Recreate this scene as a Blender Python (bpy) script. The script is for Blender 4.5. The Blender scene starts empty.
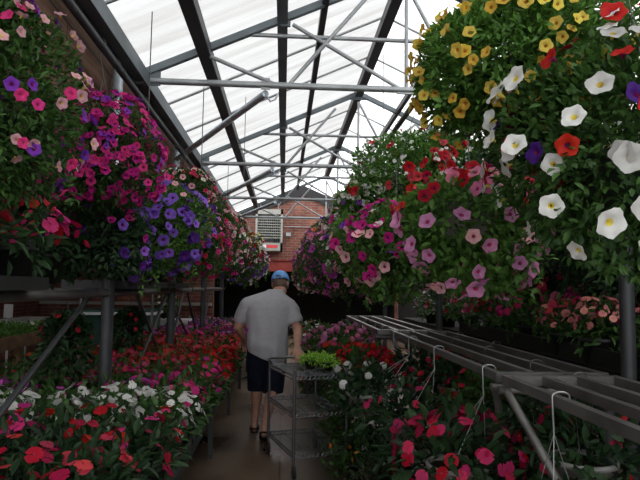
import bpy, math, random
import numpy as np
from mathutils import Vector, Matrix, Quaternion

random.seed(7)
SC = bpy.context.scene
COL = SC.collection
PI = math.pi

# ------------------------------------------------------------------ materials
def _nt(name):
    m = bpy.data.materials.new(name); m.use_nodes = True
    nt = m.node_tree
    return m, nt, nt.nodes['Principled BSDF'], nt.nodes['Material Output']

def mat(name, col, rough=.6, metal=0., spec=.4, var=0., nscale=8., bump=0., rvar=0.):
    """principled with an object-space noise tint (var), bump and roughness break-up"""
    m, nt, b, out = _nt(name)
    b.inputs['Base Color'].default_value = (*col, 1)
    b.inputs['Roughness'].default_value = rough
    b.inputs['Metallic'].default_value = metal
    b.inputs['Specular IOR Level'].default_value = spec
    if var or bump or rvar:
        tc = nt.nodes.new('ShaderNodeTexCoord')
        n = nt.nodes.new('ShaderNodeTexNoise'); n.inputs['Scale'].default_value = nscale; n.inputs['Detail'].default_value = 5
        nt.links.new(tc.outputs['Object'], n.inputs['Vector'])
        if var:
            r = nt.nodes.new('ShaderNodeValToRGB')
            r.color_ramp.elements[0].position = .3; r.color_ramp.elements[1].position = .72
            r.color_ramp.elements[0].color = (*[c*(1-var) for c in col], 1)
            r.color_ramp.elements[1].color = (*[min(1, c*(1+var)) for c in col], 1)
            nt.links.new(n.outputs['Fac'], r.inputs['Fac']); nt.links.new(r.outputs['Color'], b.inputs['Base Color'])
        if rvar:
            mr = nt.nodes.new('ShaderNodeMapRange')
            mr.inputs['To Min'].default_value = max(0, rough-rvar); mr.inputs['To Max'].default_value = min(1, rough+rvar)
            nt.links.new(n.outputs['Fac'], mr.inputs['Value']); nt.links.new(mr.outputs['Result'], b.inputs['Roughness'])
        if bump:
            bp = nt.nodes.new('ShaderNodeBump'); bp.inputs['Strength'].default_value = bump; bp.inputs['Distance'].default_value = .01
            nt.links.new(n.outputs['Fac'], bp.inputs['Height']); nt.links.new(bp.outputs['Normal'], b.inputs['Normal'])
    return m

def leaf_mat(name, dark, light, trans=.4):
    m, nt, b, out = _nt(name)
    g = nt.nodes.new('ShaderNodeNewGeometry')
    r = nt.nodes.new('ShaderNodeValToRGB')
    r.color_ramp.elements[0].color = (*dark, 1); r.color_ramp.elements[1].color = (*light, 1)
    nt.links.new(g.outputs['Random Per Island'], r.inputs['Fac'])
    nt.links.new(r.outputs['Color'], b.inputs['Base Color'])
    b.inputs['Roughness'].default_value = .45; b.inputs['Specular IOR Level'].default_value = .35
    t = nt.nodes.new('ShaderNodeBsdfTranslucent'); nt.links.new(r.outputs['Color'], t.inputs['Color'])
    mx = nt.nodes.new('ShaderNodeMixShader'); mx.inputs[0].default_value = trans
    nt.links.new(b.outputs[0], mx.inputs[1]); nt.links.new(t.outputs[0], mx.inputs[2]); nt.links.new(mx.outputs[0], out.inputs[0])
    return m

def petal_mat(name, col, trans=.3):
    m, nt, b, out = _nt(name)
    oi = nt.nodes.new('ShaderNodeObjectInfo')
    hs = nt.nodes.new('ShaderNodeHueSaturation'); hs.inputs['Color'].default_value = (*col, 1)
    mr = nt.nodes.new('ShaderNodeMapRange'); mr.inputs['To Min'].default_value = .72; mr.inputs['To Max'].default_value = 1.15
    mh = nt.nodes.new('ShaderNodeMapRange'); mh.inputs['To Min'].default_value = .488; mh.inputs['To Max'].default_value = .512
    nt.links.new(oi.outputs['Random'], mr.inputs['Value']); nt.links.new(mr.outputs['Result'], hs.inputs['Value'])
    nt.links.new(oi.outputs['Random'], mh.inputs['Value']); nt.links.new(mh.outputs['Result'], hs.inputs['Hue'])
    nt.links.new(hs.outputs['Color'], b.inputs['Base Color'])
    b.inputs['Roughness'].default_value = .6; b.inputs['Specular IOR Level'].default_value = .2
    t = nt.nodes.new('ShaderNodeBsdfTranslucent'); nt.links.new(hs.outputs['Color'], t.inputs['Color'])
    mx = nt.nodes.new('ShaderNodeMixShader'); mx.inputs[0].default_value = trans
    nt.links.new(b.outputs[0], mx.inputs[1]); nt.links.new(t.outputs[0], mx.inputs[2]); nt.links.new(mx.outputs[0], out.inputs[0])
    return m

def brick_mat(name, axes, c1, c2, mortar, bw=.22, rh=.075, ms=.011, bump=.4, rough=.85, grain=0.):
    m, nt, b, out = _nt(name)
    tc = nt.nodes.new('ShaderNodeTexCoord'); sp = nt.nodes.new('ShaderNodeSeparateXYZ'); cb = nt.nodes.new('ShaderNodeCombineXYZ')
    nt.links.new(tc.outputs['Object'], sp.inputs[0])
    nt.links.new(sp.outputs[axes[0]], cb.inputs[0]); nt.links.new(sp.outputs[axes[1]], cb.inputs[1])
    br = nt.nodes.new('ShaderNodeTexBrick')
    br.inputs['Scale'].default_value = 1; br.inputs['Brick Width'].default_value = bw; br.inputs['Row Height'].default_value = rh
    br.inputs['Mortar Size'].default_value = ms; br.inputs['Mortar Smooth'].default_value = .3; br.inputs['Bias'].default_value = 0
    br.inputs['Color1'].default_value = (*c1, 1); br.inputs['Color2'].default_value = (*c2, 1); br.inputs['Mortar'].default_value = (*mortar, 1)
    nt.links.new(cb.outputs[0], br.inputs['Vector'])
    n = nt.nodes.new('ShaderNodeTexNoise'); n.inputs['Scale'].default_value = 3; n.inputs['Detail'].default_value = 6
    vec = cb.outputs[0]
    if grain:
        mp = nt.nodes.new('ShaderNodeMapping'); mp.inputs['Scale'].default_value = (1.2, 22, 1)
        nt.links.new(cb.outputs[0], mp.inputs['Vector']); vec = mp.outputs[0]
    nt.links.new(vec, n.inputs['Vector'])
    mr = nt.nodes.new('ShaderNodeMapRange'); mr.inputs['From Min'].default_value = .3; mr.inputs['From Max'].default_value = .7
    mr.inputs['To Min'].default_value = .55; mr.inputs['To Max'].default_value = 1.3
    nt.links.new(n.outputs['Fac'], mr.inputs['Value'])
    mx = nt.nodes.new('ShaderNodeMix'); mx.data_type = 'RGBA'; mx.blend_type = 'MULTIPLY'; mx.inputs[0].default_value = 1
    nt.links.new(br.outputs['Color'], mx.inputs[6]); nt.links.new(mr.outputs['Result'], mx.inputs[7])
    nt.links.new(mx.outputs[2], b.inputs['Base Color'])
    b.inputs['Roughness'].default_value = rough
    bp = nt.nodes.new('ShaderNodeBump'); bp.inputs['Strength'].default_value = bump; bp.inputs['Distance'].default_value = .01; bp.invert = True
    nt.links.new(br.outputs['Fac'], bp.inputs['Height']); nt.links.new(bp.outputs['Normal'], b.inputs['Normal'])
    return m

M = {}
M['steel'] = mat('painted_steel', (.16, .19, .205), .5, .3, .4, .25, 3)
M['galv'] = mat('galvanised_pipe', (.40, .42, .43), .45, .55, .5, .2, 6)
M['galv_bright'] = mat('bright_galvanised', (.55, .62, .68), .35, .6, .5, .35, 14)
M['dark_steel'] = mat('dark_steel', (.055, .058, .062), .5, .3, .4, .3, 3)
M['rail'] = mat('bench_rail_steel', (.155, .15, .142), .42, .45, .5, .3, 7, 0, .1)
M['wire'] = mat('wire', (.12, .12, .12), .4, .8)
M['wire_light'] = mat('light_wire', (.45, .46, .47), .35, .8)
M['chrome'] = mat('chrome', (.34, .35, .37), .25, 1.)
M['pole'] = mat('grooved_pole_chrome', (.2, .2, .21), .3, .9)
M['rubber'] = mat('rubber', (.02, .02, .02), .7)
M['pot'] = mat('black_plastic_pot', (.012, .013, .012), .5, 0, .4)
M['pot_green'] = mat('dark_green_plastic', (.02, .035, .025), .5)
M['pot_grey'] = mat('grey_plastic_pot', (.36, .36, .34), .6, 0, .3, .15, 6)
M['soil'] = mat('soil', (.03, .02, .013), .95, 0, .1, .4, 60, .6)
M['black_fascia'] = mat('black_fascia', (.012, .012, .014), .6)
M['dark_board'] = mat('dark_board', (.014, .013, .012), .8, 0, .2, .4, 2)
M['red_paint'] = mat('red_painted_steel', (.22, .03, .022), .5, 0, .4, .3, 4)
M['white_panel'] = mat('white_panel', (.75, .76, .76), .5, 0, .4, .06, 4)
M['heater'] = mat('heater_enamel', (.30, .30, .27), .5, .1, .4, .1, 5)
M['heater_in'] = mat('heater_inside', (.06, .055, .05), .6)
M['sticker_red'] = mat('sticker_red', (.6, .05, .06), .5)
M['bin_green'] = mat('bin_green', (.02, .07, .055), .5)
M['wood'] = mat('bench_wood', (.22, .14, .08), .75, 0, .3, .35, 12, .3)
M['shirt'] = mat('grey_jersey', (.41, .405, .425), .9, 0, .1, .06, 30, .15)
M['shorts'] = mat('navy_cotton', (.014, .017, .032), .85, 0, .15, .2, 30, .1)
M['skin'] = mat('skin', (.50, .27, .19), .55, 0, .35, .12, 18)
M['hair'] = mat('grey_brown_hair', (.16, .11, .085), .8, 0, .2, .4, 120, .6)
M['cap'] = mat('light_blue_cap', (.17, .39, .78), .8, 0, .2, .1, 25, .1)
M['sandal'] = mat('dark_leather', (.025, .018, .015), .6)
M['eye'] = mat('eye', (.7, .7, .7), .2)
M['lip'] = mat('lip', (.4, .16, .13), .5)
M['wood_wall'] = brick_mat('weathered_planks', (1, 2), (.20, .10, .055), (.13, .065, .036), (.03, .02, .012), 3.4, .19, .006, .5, .85, 1.)
M['brick_x'] = brick_mat('red_brick_end', (0, 2), (.25, .068, .042), (.16, .045, .03), (.20, .155, .13))
M['brick_y'] = brick_mat('red_brick_side', (1, 2), (.2, .055, .035), (.14, .04, .027), (.16, .13, .11))

def floor_mat():
    m, nt, b, out = _nt('wet_concrete')
    tc = nt.nodes.new('ShaderNodeTexCoord')
    n1 = nt.nodes.new('ShaderNodeTexNoise'); n1.inputs['Scale'].default_value = 1.3; n1.inputs['Detail'].default_value = 8
    n2 = nt.nodes.new('ShaderNodeTexNoise'); n2.inputs['Scale'].default_value = 40; n2.inputs['Detail'].default_value = 4
    mp = nt.nodes.new('ShaderNodeMapping'); mp.inputs['Scale'].default_value = (1.0, .6, 1)
    nt.links.new(tc.outputs['Object'], mp.inputs['Vector'])
    nt.links.new(mp.outputs[0], n1.inputs['Vector']); nt.links.new(tc.outputs['Object'], n2.inputs['Vector'])
    r = nt.nodes.new('ShaderNodeValToRGB')
    r.color_ramp.elements[0].position = .35; r.color_ramp.elements[0].color = (.075, .050, .034, 1)
    r.color_ramp.elements[1].position = .68; r.color_ramp.elements[1].color = (.26, .18, .12, 1)
    nt.links.new(n1.outputs['Fac'], r.inputs['Fac'])
    mx = nt.nodes.new('ShaderNodeMix'); mx.data_type = 'RGBA'; mx.blend_type = 'MULTIPLY'; mx.inputs[0].default_value = .5
    nt.links.new(r.outputs['Color'], mx.inputs[6]); nt.links.new(n2.outputs['Color'], mx.inputs[7])
    jb = nt.nodes.new('ShaderNodeTexBrick'); jb.offset = 0; jb.inputs['Scale'].default_value = 1
    jb.inputs['Brick Width'].default_value = 2.4; jb.inputs['Row Height'].default_value = .92; jb.inputs['Mortar Size'].default_value = .008
    for q, v in (('Color1', 1), ('Color2', 1), ('Mortar', .35)): jb.inputs[q].default_value = (v, v, v, 1)
    nt.links.new(tc.outputs['Object'], jb.inputs['Vector'])
    m2 = nt.nodes.new('ShaderNodeMix'); m2.data_type = 'RGBA'; m2.blend_type = 'MULTIPLY'; m2.inputs[0].default_value = 1
    nt.links.new(mx.outputs[2], m2.inputs[6]); nt.links.new(jb.outputs['Color'], m2.inputs[7])
    nt.links.new(m2.outputs[2], b.inputs['Base Color'])
    rr = nt.nodes.new('ShaderNodeMapRange'); rr.inputs['From Min'].default_value = .3; rr.inputs['From Max'].default_value = .7
    rr.inputs['To Min'].default_value = .2; rr.inputs['To Max'].default_value = .5
    nt.links.new(n1.outputs['Fac'], rr.inputs['Value']); nt.links.new(rr.outputs['Result'], b.inputs['Roughness'])
    bp = nt.nodes.new('ShaderNodeBump'); bp.inputs['Strength'].default_value = .12; bp.inputs['Distance'].default_value = .01
    nt.links.new(n2.outputs['Fac'], bp.inputs['Height']); nt.links.new(bp.outputs['Normal'], b.inputs['Normal'])
    return m
M['floor'] = floor_mat()

def film_mat(nm='milky_roof_sheet', lo=.35, hi=.43):
    """milky polythene roofing: light passes through diffusely, with dirty bands that follow the sheets"""
    m, nt, b, out = _nt(nm)
    tc = nt.nodes.new('ShaderNodeTexCoord')
    mp = nt.nodes.new('ShaderNodeMapping'); mp.inputs['Scale'].default_value = (.35, 5.0, .35)
    n = nt.nodes.new('ShaderNodeTexNoise'); n.inputs['Scale'].default_value = 1.5; n.inputs['Detail'].default_value = 6
    nt.links.new(tc.outputs['Object'], mp.inputs['Vector']); nt.links.new(mp.outputs[0], n.inputs['Vector'])
    r = nt.nodes.new('ShaderNodeValToRGB')
    r.color_ramp.elements[0].position = .36; r.color_ramp.elements[0].color = (lo, lo*.975, lo*.95, 1)
    r.color_ramp.elements[1].position = .60; r.color_ramp.elements[1].color = (hi, hi, hi*.99, 1)
    nt.links.new(n.outputs['Fac'], r.inputs['Fac'])
    t = nt.nodes.new('ShaderNodeBsdfTranslucent'); nt.links.new(r.outputs['Color'], t.inputs['Color'])
    d = nt.nodes.new('ShaderNodeBsdfDiffuse'); nt.links.new(r.outputs['Color'], d.inputs['Color'])
    mx = nt.nodes.new('ShaderNodeMixShader'); mx.inputs[0].default_value = .12
    nt.links.new(t.outputs[0], mx.inputs[1]); nt.links.new(d.outputs[0], mx.inputs[2]); nt.links.new(mx.outputs[0], out.inputs[0])
    return m
M['film'] = film_mat(); M['film_clear'] = film_mat('clearer_roof_sheet', .74, .86)

M['leaf'] = leaf_mat('leaf_mid', (.022, .062, .014), (.085, .19, .04))
M['leaf_light'] = leaf_mat('leaf_fresh', (.05, .13, .022), (.16, .34, .065))
M['leaf_dark'] = leaf_mat('leaf_dark', (.012, .036, .014), (.045, .10, .035))
M['leaf_deep'] = leaf_mat('leaf_deep', (.014, .04, .012), (.055, .125, .03))
M['leaf_bronze'] = leaf_mat('leaf_bronze', (.03, .03, .016), (.075, .085, .035))
M['leaf_lime'] = leaf_mat('leaf_lime', (.20, .42, .04), (.45, .75, .12))
PET = {
 'white': (.74, .74, .71), 'cream': (.82, .80, .62), 'pale_pink': (.86, .46, .50), 'pink': (.80, .24, .42), 'rose': (.62, .035, .13),
 'light_violet_pink': (.72, .30, .55), 'magenta': (.58, .02, .24), 'crimson': (.44, .008, .05), 'hot_pink': (.68, .04, .24), 'red': (.46, .008, .022),
 'scarlet': (.60, .022, .014), 'coral': (.62, .055, .085), 'salmon': (.88, .33, .30), 'orange': (.85, .22, .03), 'yellow': (.78, .60, .10),
 'dull_yellow': (.70, .46, .06), 'purple': (.20, .035, .42), 'violet': (.30, .13, .68), 'deep_violet': (.075, .012, .21), 'orchid': (.55, .08, .48),
 'wine': (.32, .005, .05)}
PM = {k: petal_mat('petal_'+k, v) for k, v in PET.items()}
THR = {'yellow': petal_mat('throat_amber', (.62, .25, .03)), 'dark': petal_mat('throat_dark', (.20, .01, .10)),
       'lemon': petal_mat('throat_lemon', (.80, .62, .12)), 'pale': petal_mat('throat_pale', (.75, .6, .5)), 'rosy': petal_mat('throat_rose', (.55, .05, .20))}

# ------------------------------------------------------------------ mesh building
class MB:
    def __init__(s): s.v = []; s.f = []; s.m = []; s.sm = []
    def add(s, vs, fs, mi=0, smooth=False):
        o = len(s.v); s.v += [tuple(v) for v in vs]
        for f in fs: s.f.append([o+i for i in f]); s.m.append(mi); s.sm.append(smooth)
    def box(s, c, d, rot=None, mi=0):
        c = Vector(c); x, y, z = [k/2 for k in d]
        vs = [Vector((a*x, b*y, e*z)) for a in (-1, 1) for b in (-1, 1) for e in (-1, 1)]
        if rot is not None: vs = [rot @ v for v in vs]
        s.add([c+v for v in vs], [(0, 1, 3, 2), (4, 6, 7, 5), (0, 4, 5, 1), (2, 3, 7, 6), (0, 2, 6, 4), (1, 5, 7, 3)], mi)
    def bar(s, p0, p1, w, h, mi=0, up=(0, 0, 1)):
        """rectangular bar between two points, w across, h along up"""
        p0, p1 = Vector(p0), Vector(p1); d = (p1-p0); L = d.length; d.normalize()
        u = Vector(up); r = d.cross(u)
        if r.length < 1e-4: r = d.cross(Vector((1, 0, 0)))
        r.normalize(); u = r.cross(d)
        s.box((p0+p1)/2, (w, L, h), Matrix((r, d, u)).transposed(), mi)
    def tube(s, pts, r, n=8, mi=0, caps=True, smooth=True):
        pts = [Vector(p) for p in pts]
        rs = r if isinstance(r, (list, tuple)) else [r]*len(pts)
        rings = []; ref = None
        for i, p in enumerate(pts):
            t = (pts[min(i+1, len(pts)-1)] - pts[max(i-1, 0)]).normalized()
            if ref is None:
                ref = Vector((0, 0, 1)) if abs(t.z) < .9 else Vector((1, 0, 0))
            a = t.cross(ref)
            if a.length < 1e-4: a = t.orthogonal()
            a.normalize(); b = t.cross(a); ref = a.cross(t)
            rings.append([p + (a*math.cos(2*PI*k/n) + b*math.sin(2*PI*k/n))*rs[i] for k in range(n)])
        vs = [v for q in rings for v in q]; fs = []
        for i in range(len(rings)-1):
            for k in range(n):
                fs.append((i*n+k, i*n+(k+1) % n, (i+1)*n+(k+1) % n, (i+1)*n+k))
        s.add(vs, fs, mi, smooth)
        if caps:
            s.add(rings[0], [tuple(range(n))[::-1]], mi); s.add(rings[-1], [tuple(range(n))], mi)
    def lathe(s, prof, n=20, c=(0, 0, 0), mi=0, sx=1, sy=1):
        c = Vector(c); vs = []; fs = []
        for r, z in prof:
            for k in range(n):
                a = 2*PI*k/n; vs.append(c+Vector((r*math.cos(a)*sx, r*math.sin(a)*sy, z)))
        for i in range(len(prof)-1):
            for k in range(n):
                fs.append((i*n+k, i*n+(k+1) % n, (i+1)*n+(k+1) % n, (i+1)*n+k))
        s.add(vs, fs, mi, True)
    def loft(s, rings, mi=0, cap=True):
        n = len(rings[0]); vs = [v for q in rings for v in q]; fs = []
        for i in range(len(rings)-1):
            for k in range(n): fs.append((i*n+k, i*n+(k+1) % n, (i+1)*n+(k+1) % n, (i+1)*n+k))
        if cap: fs += [tuple(range(n))[::-1], tuple(range((len(rings)-1)*n, len(rings)*n))]
        s.add(vs, fs, mi, True)
    def mesh(s, name, mats):
        me = bpy.data.meshes.new(name); me.from_pydata(s.v, [], s.f); me.update()
        for m in (mats if isinstance(mats, (list, tuple)) else [mats]): me.materials.append(m)
        me.polygons.foreach_set('material_index', s.m); me.polygons.foreach_set('use_smooth', s.sm)
        return me
    def build(s, name, mats, parent=None, **kw):
        return link(name, s.mesh(name, mats), parent, **kw)

def link(name, me, parent=None, loc=(0, 0, 0), rot=None, scale=None, label=None, kind=None):
    o = bpy.data.objects.new(name, me); COL.objects.link(o)
    o.location = loc
    if rot is not None:
        if isinstance(rot, Quaternion): o.rotation_mode = 'QUATERNION'; o.rotation_quaternion = rot
        else: o.rotation_euler = rot
    if scale is not None: o.scale = (scale,)*3 if isinstance(scale, (int, float)) else scale
    if parent is not None: o.parent = parent
    if label: o['label'] = label
    if kind: o['kind'] = kind
    return o

def tag(o, label, cat, group=None, kind=None):
    o['label'] = label; o['category'] = cat
    if group: o['group'] = group
    if kind: o['kind'] = kind
    return o

def thing(name, label, cat, loc=(0, 0, 0), rz=0., group=None, kind=None):
    o = bpy.data.objects.new(name, None); COL.objects.link(o); o.empty_display_size = .1
    o.location = loc; o.rotation_euler = (0, 0, rz)
    return tag(o, label, cat, group, kind)

def struct(name, mb, mats, label, cat):
    return tag(mb.build(name, mats), label, cat, None, 'structure')

def np_mesh(name, V, F, mats, mi=None, smooth=True):
    """V (n,3), F list of equal length tuples as array"""
    me = bpy.data.meshes.new(name)
    F = np.asarray(F, dtype=np.int32); nf, k = F.shape
    me.vertices.add(len(V)); me.vertices.foreach_set('co', np.asarray(V, dtype=np.float32).ravel())
    me.loops.add(nf*k); me.loops.foreach_set('vertex_index', F.ravel())
    me.polygons.add(nf)
    me.polygons.foreach_set('loop_start', np.arange(0, nf*k, k, dtype=np.int32))
    me.polygons.foreach_set('loop_total', np.full(nf, k, dtype=np.int32))
    for m in mats: me.materials.append(m)
    if mi is not None: me.polygons.foreach_set('material_index', np.asarray(mi, dtype=np.int32))
    me.polygons.foreach_set('use_smooth', np.full(nf, smooth))
    me.update(calc_edges=True); me.validate()
    return me

# ------------------------------------------------------------------ plants
LEAF_T = np.array([(0, 0, 0), (-.5, .42, .10), (0, .45, 0), (.5, .42, .10), (-.34, .76, .02), (.34, .76, .02), (0, 1, -.14)], float)
LEAF_F = [(0, 2, 1), (0, 3, 2), (1, 2, 4), (2, 3, 5), (2, 6, 4), (2, 5, 6)]

def norm(a): return a/np.maximum(np.linalg.norm(a, axis=-1, keepdims=True), 1e-9)

def leaves(P, D, N, L, W):
    """P base, D direction, N normal (n,3); L, W arrays"""
    D = norm(D); X = norm(np.cross(D, N)); Nn = np.cross(X, D)
    T = LEAF_T
    V = P[:, None] + X[:, None]*(T[None, :, 0:1]*W[:, None, None]) + D[:, None]*(T[None, :, 1:2]*L[:, None, None]) + Nn[:, None]*(T[None, :, 2:3]*L[:, None, None])
    n = len(P); F = (np.array(LEAF_F)[None] + (np.arange(n)*7)[:, None, None]).reshape(-1, 3)
    return V.reshape(-1, 3), F

class Mound:
    """lumpy mass of a plant: half-ellipsoid above, bulging/trailing skirt below"""
    def __init__(s, rx, up, down, seed, amp=.2, taper=2.6, nl=22):
        s.rx, s.up, s.down, s.taper, s.amp = rx, up, down, taper, amp
        s.rng = np.random.default_rng(seed)
        s.lobes = norm(s.rng.normal(size=(nl, 3))); s.la = s.rng.uniform(-1, 1, nl)
    def surf(s, n, zlo=-1., zhi=1.):
        u = s.rng.uniform(zlo, zhi, n); ph = s.rng.uniform(0, 2*PI, n)
        return s.at(u, ph)
    def at(s, u, ph):
        h = np.where(u > 0, np.sqrt(np.maximum(0, 1-u**2)), np.sqrt(np.maximum(0, 1-np.abs(u)**s.taper)))
        h0 = np.sqrt(np.maximum(0, 1-u**2))
        d = np.stack([h0*np.cos(ph), h0*np.sin(ph), u], -1)
        k = 1 + s.amp*(np.maximum(0, d@s.lobes.T)**10 @ s.la)
        P = np.stack([s.rx*h*np.cos(ph), s.rx*h*np.sin(ph), np.where(u > 0, s.up, s.down)*u], -1)*k[:, None]
        return P, d

def foliage(name, md, n, L, W, m, strands=0, slen=.2, inner=.35):
    rng = md.rng
    P, d = md.surf(n)
    k = 1 - inner*rng.uniform(0, 1, n)**2 * 1.6
    P = P*k[:, None]
    D = d*.9 + rng.normal(size=(n, 3))*.6 + np.array([0, 0, .15])
    N = np.array([0, 0, 1.]) + d*.6 + rng.normal(size=(n, 3))*.45
    if strands:
        for _ in range(strands):
            p, dd = md.surf(1, -.95, -.1); p = p[0]; o = dd[0].copy(); o[2] = 0; o = o/(np.linalg.norm(o)+1e-6)
            q = 16; t = np.linspace(0, 1, q); ln = slen*rng.uniform(.4, 1.1)
            pts = p + o*(.06*np.sqrt(t))[:, None] + np.array([0, 0, -1.])*(ln*t)[:, None] + rng.normal(size=(q, 3))*.008
            P = np.vstack([P, pts]); D = np.vstack([D, o*.7 + rng.normal(size=(q, 3))*.7 + np.array([0, 0, -.4])])
            N = np.vstack([N, np.array([0, 0, 1.]) + o*.6 + rng.normal(size=(q, 3))*.4])
    n = len(P)
    V, F = leaves(P, D, N, L*rng.uniform(.6, 1.25, n), W*rng.uniform(.7, 1.2, n))
    return np_mesh(name, V, F, [m])

def petunia_t(seg=20):
    rr = [.04, .13, .33, .50]; zz = [-.34, -.09, .02, .02]
    V = []; F = []; mi = []
    for i in range(4):
        for k in range(seg):
            a = 2*PI*k/seg; w = math.cos(5*a)
            r = rr[i]*(1+(.085 if i == 3 else .03 if i == 2 else 0)*w)
            z = zz[i] + (.05*math.cos(5*a+1.2)+.03*math.cos(2*a) if i == 3 else 0)
            V.append((r*math.cos(a), r*math.sin(a), z))
    for i in range(3):
        for k in range(seg):
            F.append((i*seg+k, i*seg+(k+1) % seg, (i+1)*seg+(k+1) % seg, (i+1)*seg+k)); mi.append(1 if i == 0 else 0)
    return np.array(V), np.array(F), np.array(mi)

def petals5_t(seed=0, scale=1., off=(0, 0, 0), rot=None):
    V = []; F = []; mi = []
    rnd = random.Random(seed)
    for p in range(5):
        a = 2*PI*p/5 + rnd.uniform(-.1, .1); dz = .025*(p % 2) + rnd.uniform(0, .03); tip = rnd.uniform(-.08, .03)
        pr = [(.03, 0, 0), (.22, -.20, .02), (.24, 0, -.005), (.22, .20, .02), (.44, -.24, tip), (.46, 0, tip+.03), (.44, .24, tip)]
        o = len(V)
        for x, y, z in pr: V.append((x*math.cos(a)-y*math.sin(a), x*math.sin(a)+y*math.cos(a), z+dz))
        F += [(o, o+1, o+2, o+2), (o, o+2, o+3, o+3), (o+1, o+4, o+5, o+2), (o+2, o+5, o+6, o+3)]; mi += [0]*4
    o = len(V); V += [(.05*math.cos(k*PI/2), .05*math.sin(k*PI/2), .05) for k in range(4)]; F.append((o, o+1, o+2, o+3)); mi.append(1)
    V = np.array(V)*scale
    if rot is not None: V = V@np.array(rot.to_matrix()).T
    return V+np.array(off), F, mi

def tri(F, mi):
    T = []; m = []
    for f, k in zip(F, mi):
        f = list(dict.fromkeys(f))
        T.append((f[0], f[1], f[2])); m.append(k)
        if len(f) == 4: T.append((f[0], f[2], f[3])); m.append(k)
    return np.array(T), np.array(m)

def cluster_t(n=20):
    rnd = random.Random(3); V = []; F = []; mi = []
    for i in range(n):
        z = 1-.95*(i+.5)/n; a = i*2.4; h = math.sqrt(1-z*z)
        d = Vector((h*math.cos(a), h*math.sin(a), z))
        v, f, m_ = petals5_t(i, .50, Vector(d)*.36, Vector((0, 0, 1)).rotation_difference(d))
        o = len(V); V += [tuple(x) for x in v]; F += [tuple(o+q for q in ff) for ff in f]; mi += m_
    return np.array(V), F, mi

TEMPL = {}
v, f, m_ = petunia_t(); TEMPL['petunia'] = (v, *tri(f, m_))
v, f, m_ = petals5_t(1); TEMPL['impatiens'] = (v, *tri(f, m_))
v, f, m_ = cluster_t(); TEMPL['cluster'] = (v, *tri(f, m_))
FM = {}
def flower_mesh(kind, col, thr):
    k = (kind, col, thr)
    if k not in FM:
        V, F, mi = TEMPL[kind]
        FM[k] = np_mesh('flower_'+kind+'_'+col, V, F, [PM[col], THR[thr]], mi)
    return FM[k]

def basis(N, rng):
    N = norm(N); n = len(N)
    R = rng.normal(size=(n, 3)); X = norm(R-(R*N).sum(1, keepdims=True)*N); Y = np.cross(N, X)
    return X, Y, N

def blossoms_mesh(name, kind, col, thr, P, N, S, rng):
    V, F, mi = TEMPL[kind]; X, Y, Z = basis(N, rng); n = len(P)
    A = P[:, None] + S[:, None, None]*(V[None, :, 0:1]*X[:, None] + V[None, :, 1:2]*Y[:, None] + V[None, :, 2:3]*Z[:, None])
    FF = (F[None] + (np.arange(n)*len(V))[:, None, None]).reshape(-1, 3)
    return np_mesh(name, A.reshape(-1, 3), FF, [PM[col], THR[thr]], np.tile(mi, n))

NAMES = {'white': 'white', 'cream': 'cream', 'pale_pink': 'pale pink', 'pink': 'pink', 'rose': 'rose red', 'magenta': 'magenta', 'crimson': 'crimson', 'hot_pink': 'hot pink',
         'red': 'red', 'scarlet': 'scarlet', 'coral': 'coral', 'salmon': 'salmon', 'orange': 'orange', 'yellow': 'yellow', 'dull_yellow': 'dull yellow', 'purple': 'purple',
         'violet': 'violet', 'deep_violet': 'deep violet', 'orchid': 'orchid pink', 'wine': 'wine red', 'light_violet_pink': 'mauve pink'}

def put_flowers(root, md, specs, z0, seed, single=True, push=.016):
    """specs: (kind, colour, throat, count, size, zlo, zhi); single: each bloom an object of its own"""
    rng = np.random.default_rng(seed); left = 96; cap_ = 96/max(96, sum(q[3] for q in specs))
    many = len({s_[1] for s_ in specs}) > 1
    for kind, col, thr, cnt, size, lo, hi in specs:
        P, d = md.surf(cnt, lo, hi); P = P*rng.uniform(.98, 1.07, (cnt, 1)) + d*push; P[:, 2] += z0
        N = d + rng.normal(size=(cnt, 3))*.33 + np.array([0, 0, .18]); S = size*rng.uniform(.8, 1.15, cnt)
        one = min(cnt, left, int(cnt*cap_)+1) if single else 0
        if one:
            me = flower_mesh(kind, col, thr); X, Y, Z = basis(N[:one], rng)
            for i in range(one):
                q = Matrix((X[i], Y[i], Z[i])).transposed().to_quaternion()
                link('flower', me, root, P[i], q, float(S[i]), ('%s bloom' % NAMES[col]) if many else None)
            left -= one
        if cnt > one:
            link('blossoms', blossoms_mesh('blossoms', kind, col, thr, P[one:], N[one:], S[one:], rng), root, kind='stuff',
                 label=('%s blooms' % NAMES[col]) if many else None)

def pot_mesh(name, r, h, m, soil=True):
    b = MB()
    b.lathe([(0, 0), (r*.72, 0), (r*.97, h*.86), (r*1.05, h*.86), (r*1.05, h), (r*.96, h), (r*.93, h*.84)], 22, mi=0)
    if soil: b.lathe([(r*.94, h*.86), (r*.5, h*.9), (0, h*.9)], 22, mi=1)
    return b.mesh(name, [m, M['soil']])

RL, RR, RB = 2.945, 2.91, 3.045
def hanger_mesh(r, zr, ztop, zhook, dx=0., n=3, m='wire', thick=.0022):
    b = MB()
    for k in range(n):
        a = 2*PI*k/n+.4
        b.tube([(r*math.cos(a), r*math.sin(a), zr), (r*.5*math.cos(a), r*.5*math.sin(a), (zr+ztop)*.52), (0, 0, ztop)], thick, 5)
    b.tube([(0, 0, ztop)]+[(dx, 0, zhook-.09)]+[(dx-.03*math.cos(t), 0, zhook-.025+.034*math.sin(t)) for t in np.linspace(.15, PI+.3, 9)], thick*1.3, 6)
    return b.mesh('hanger', [M[m]])

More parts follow.
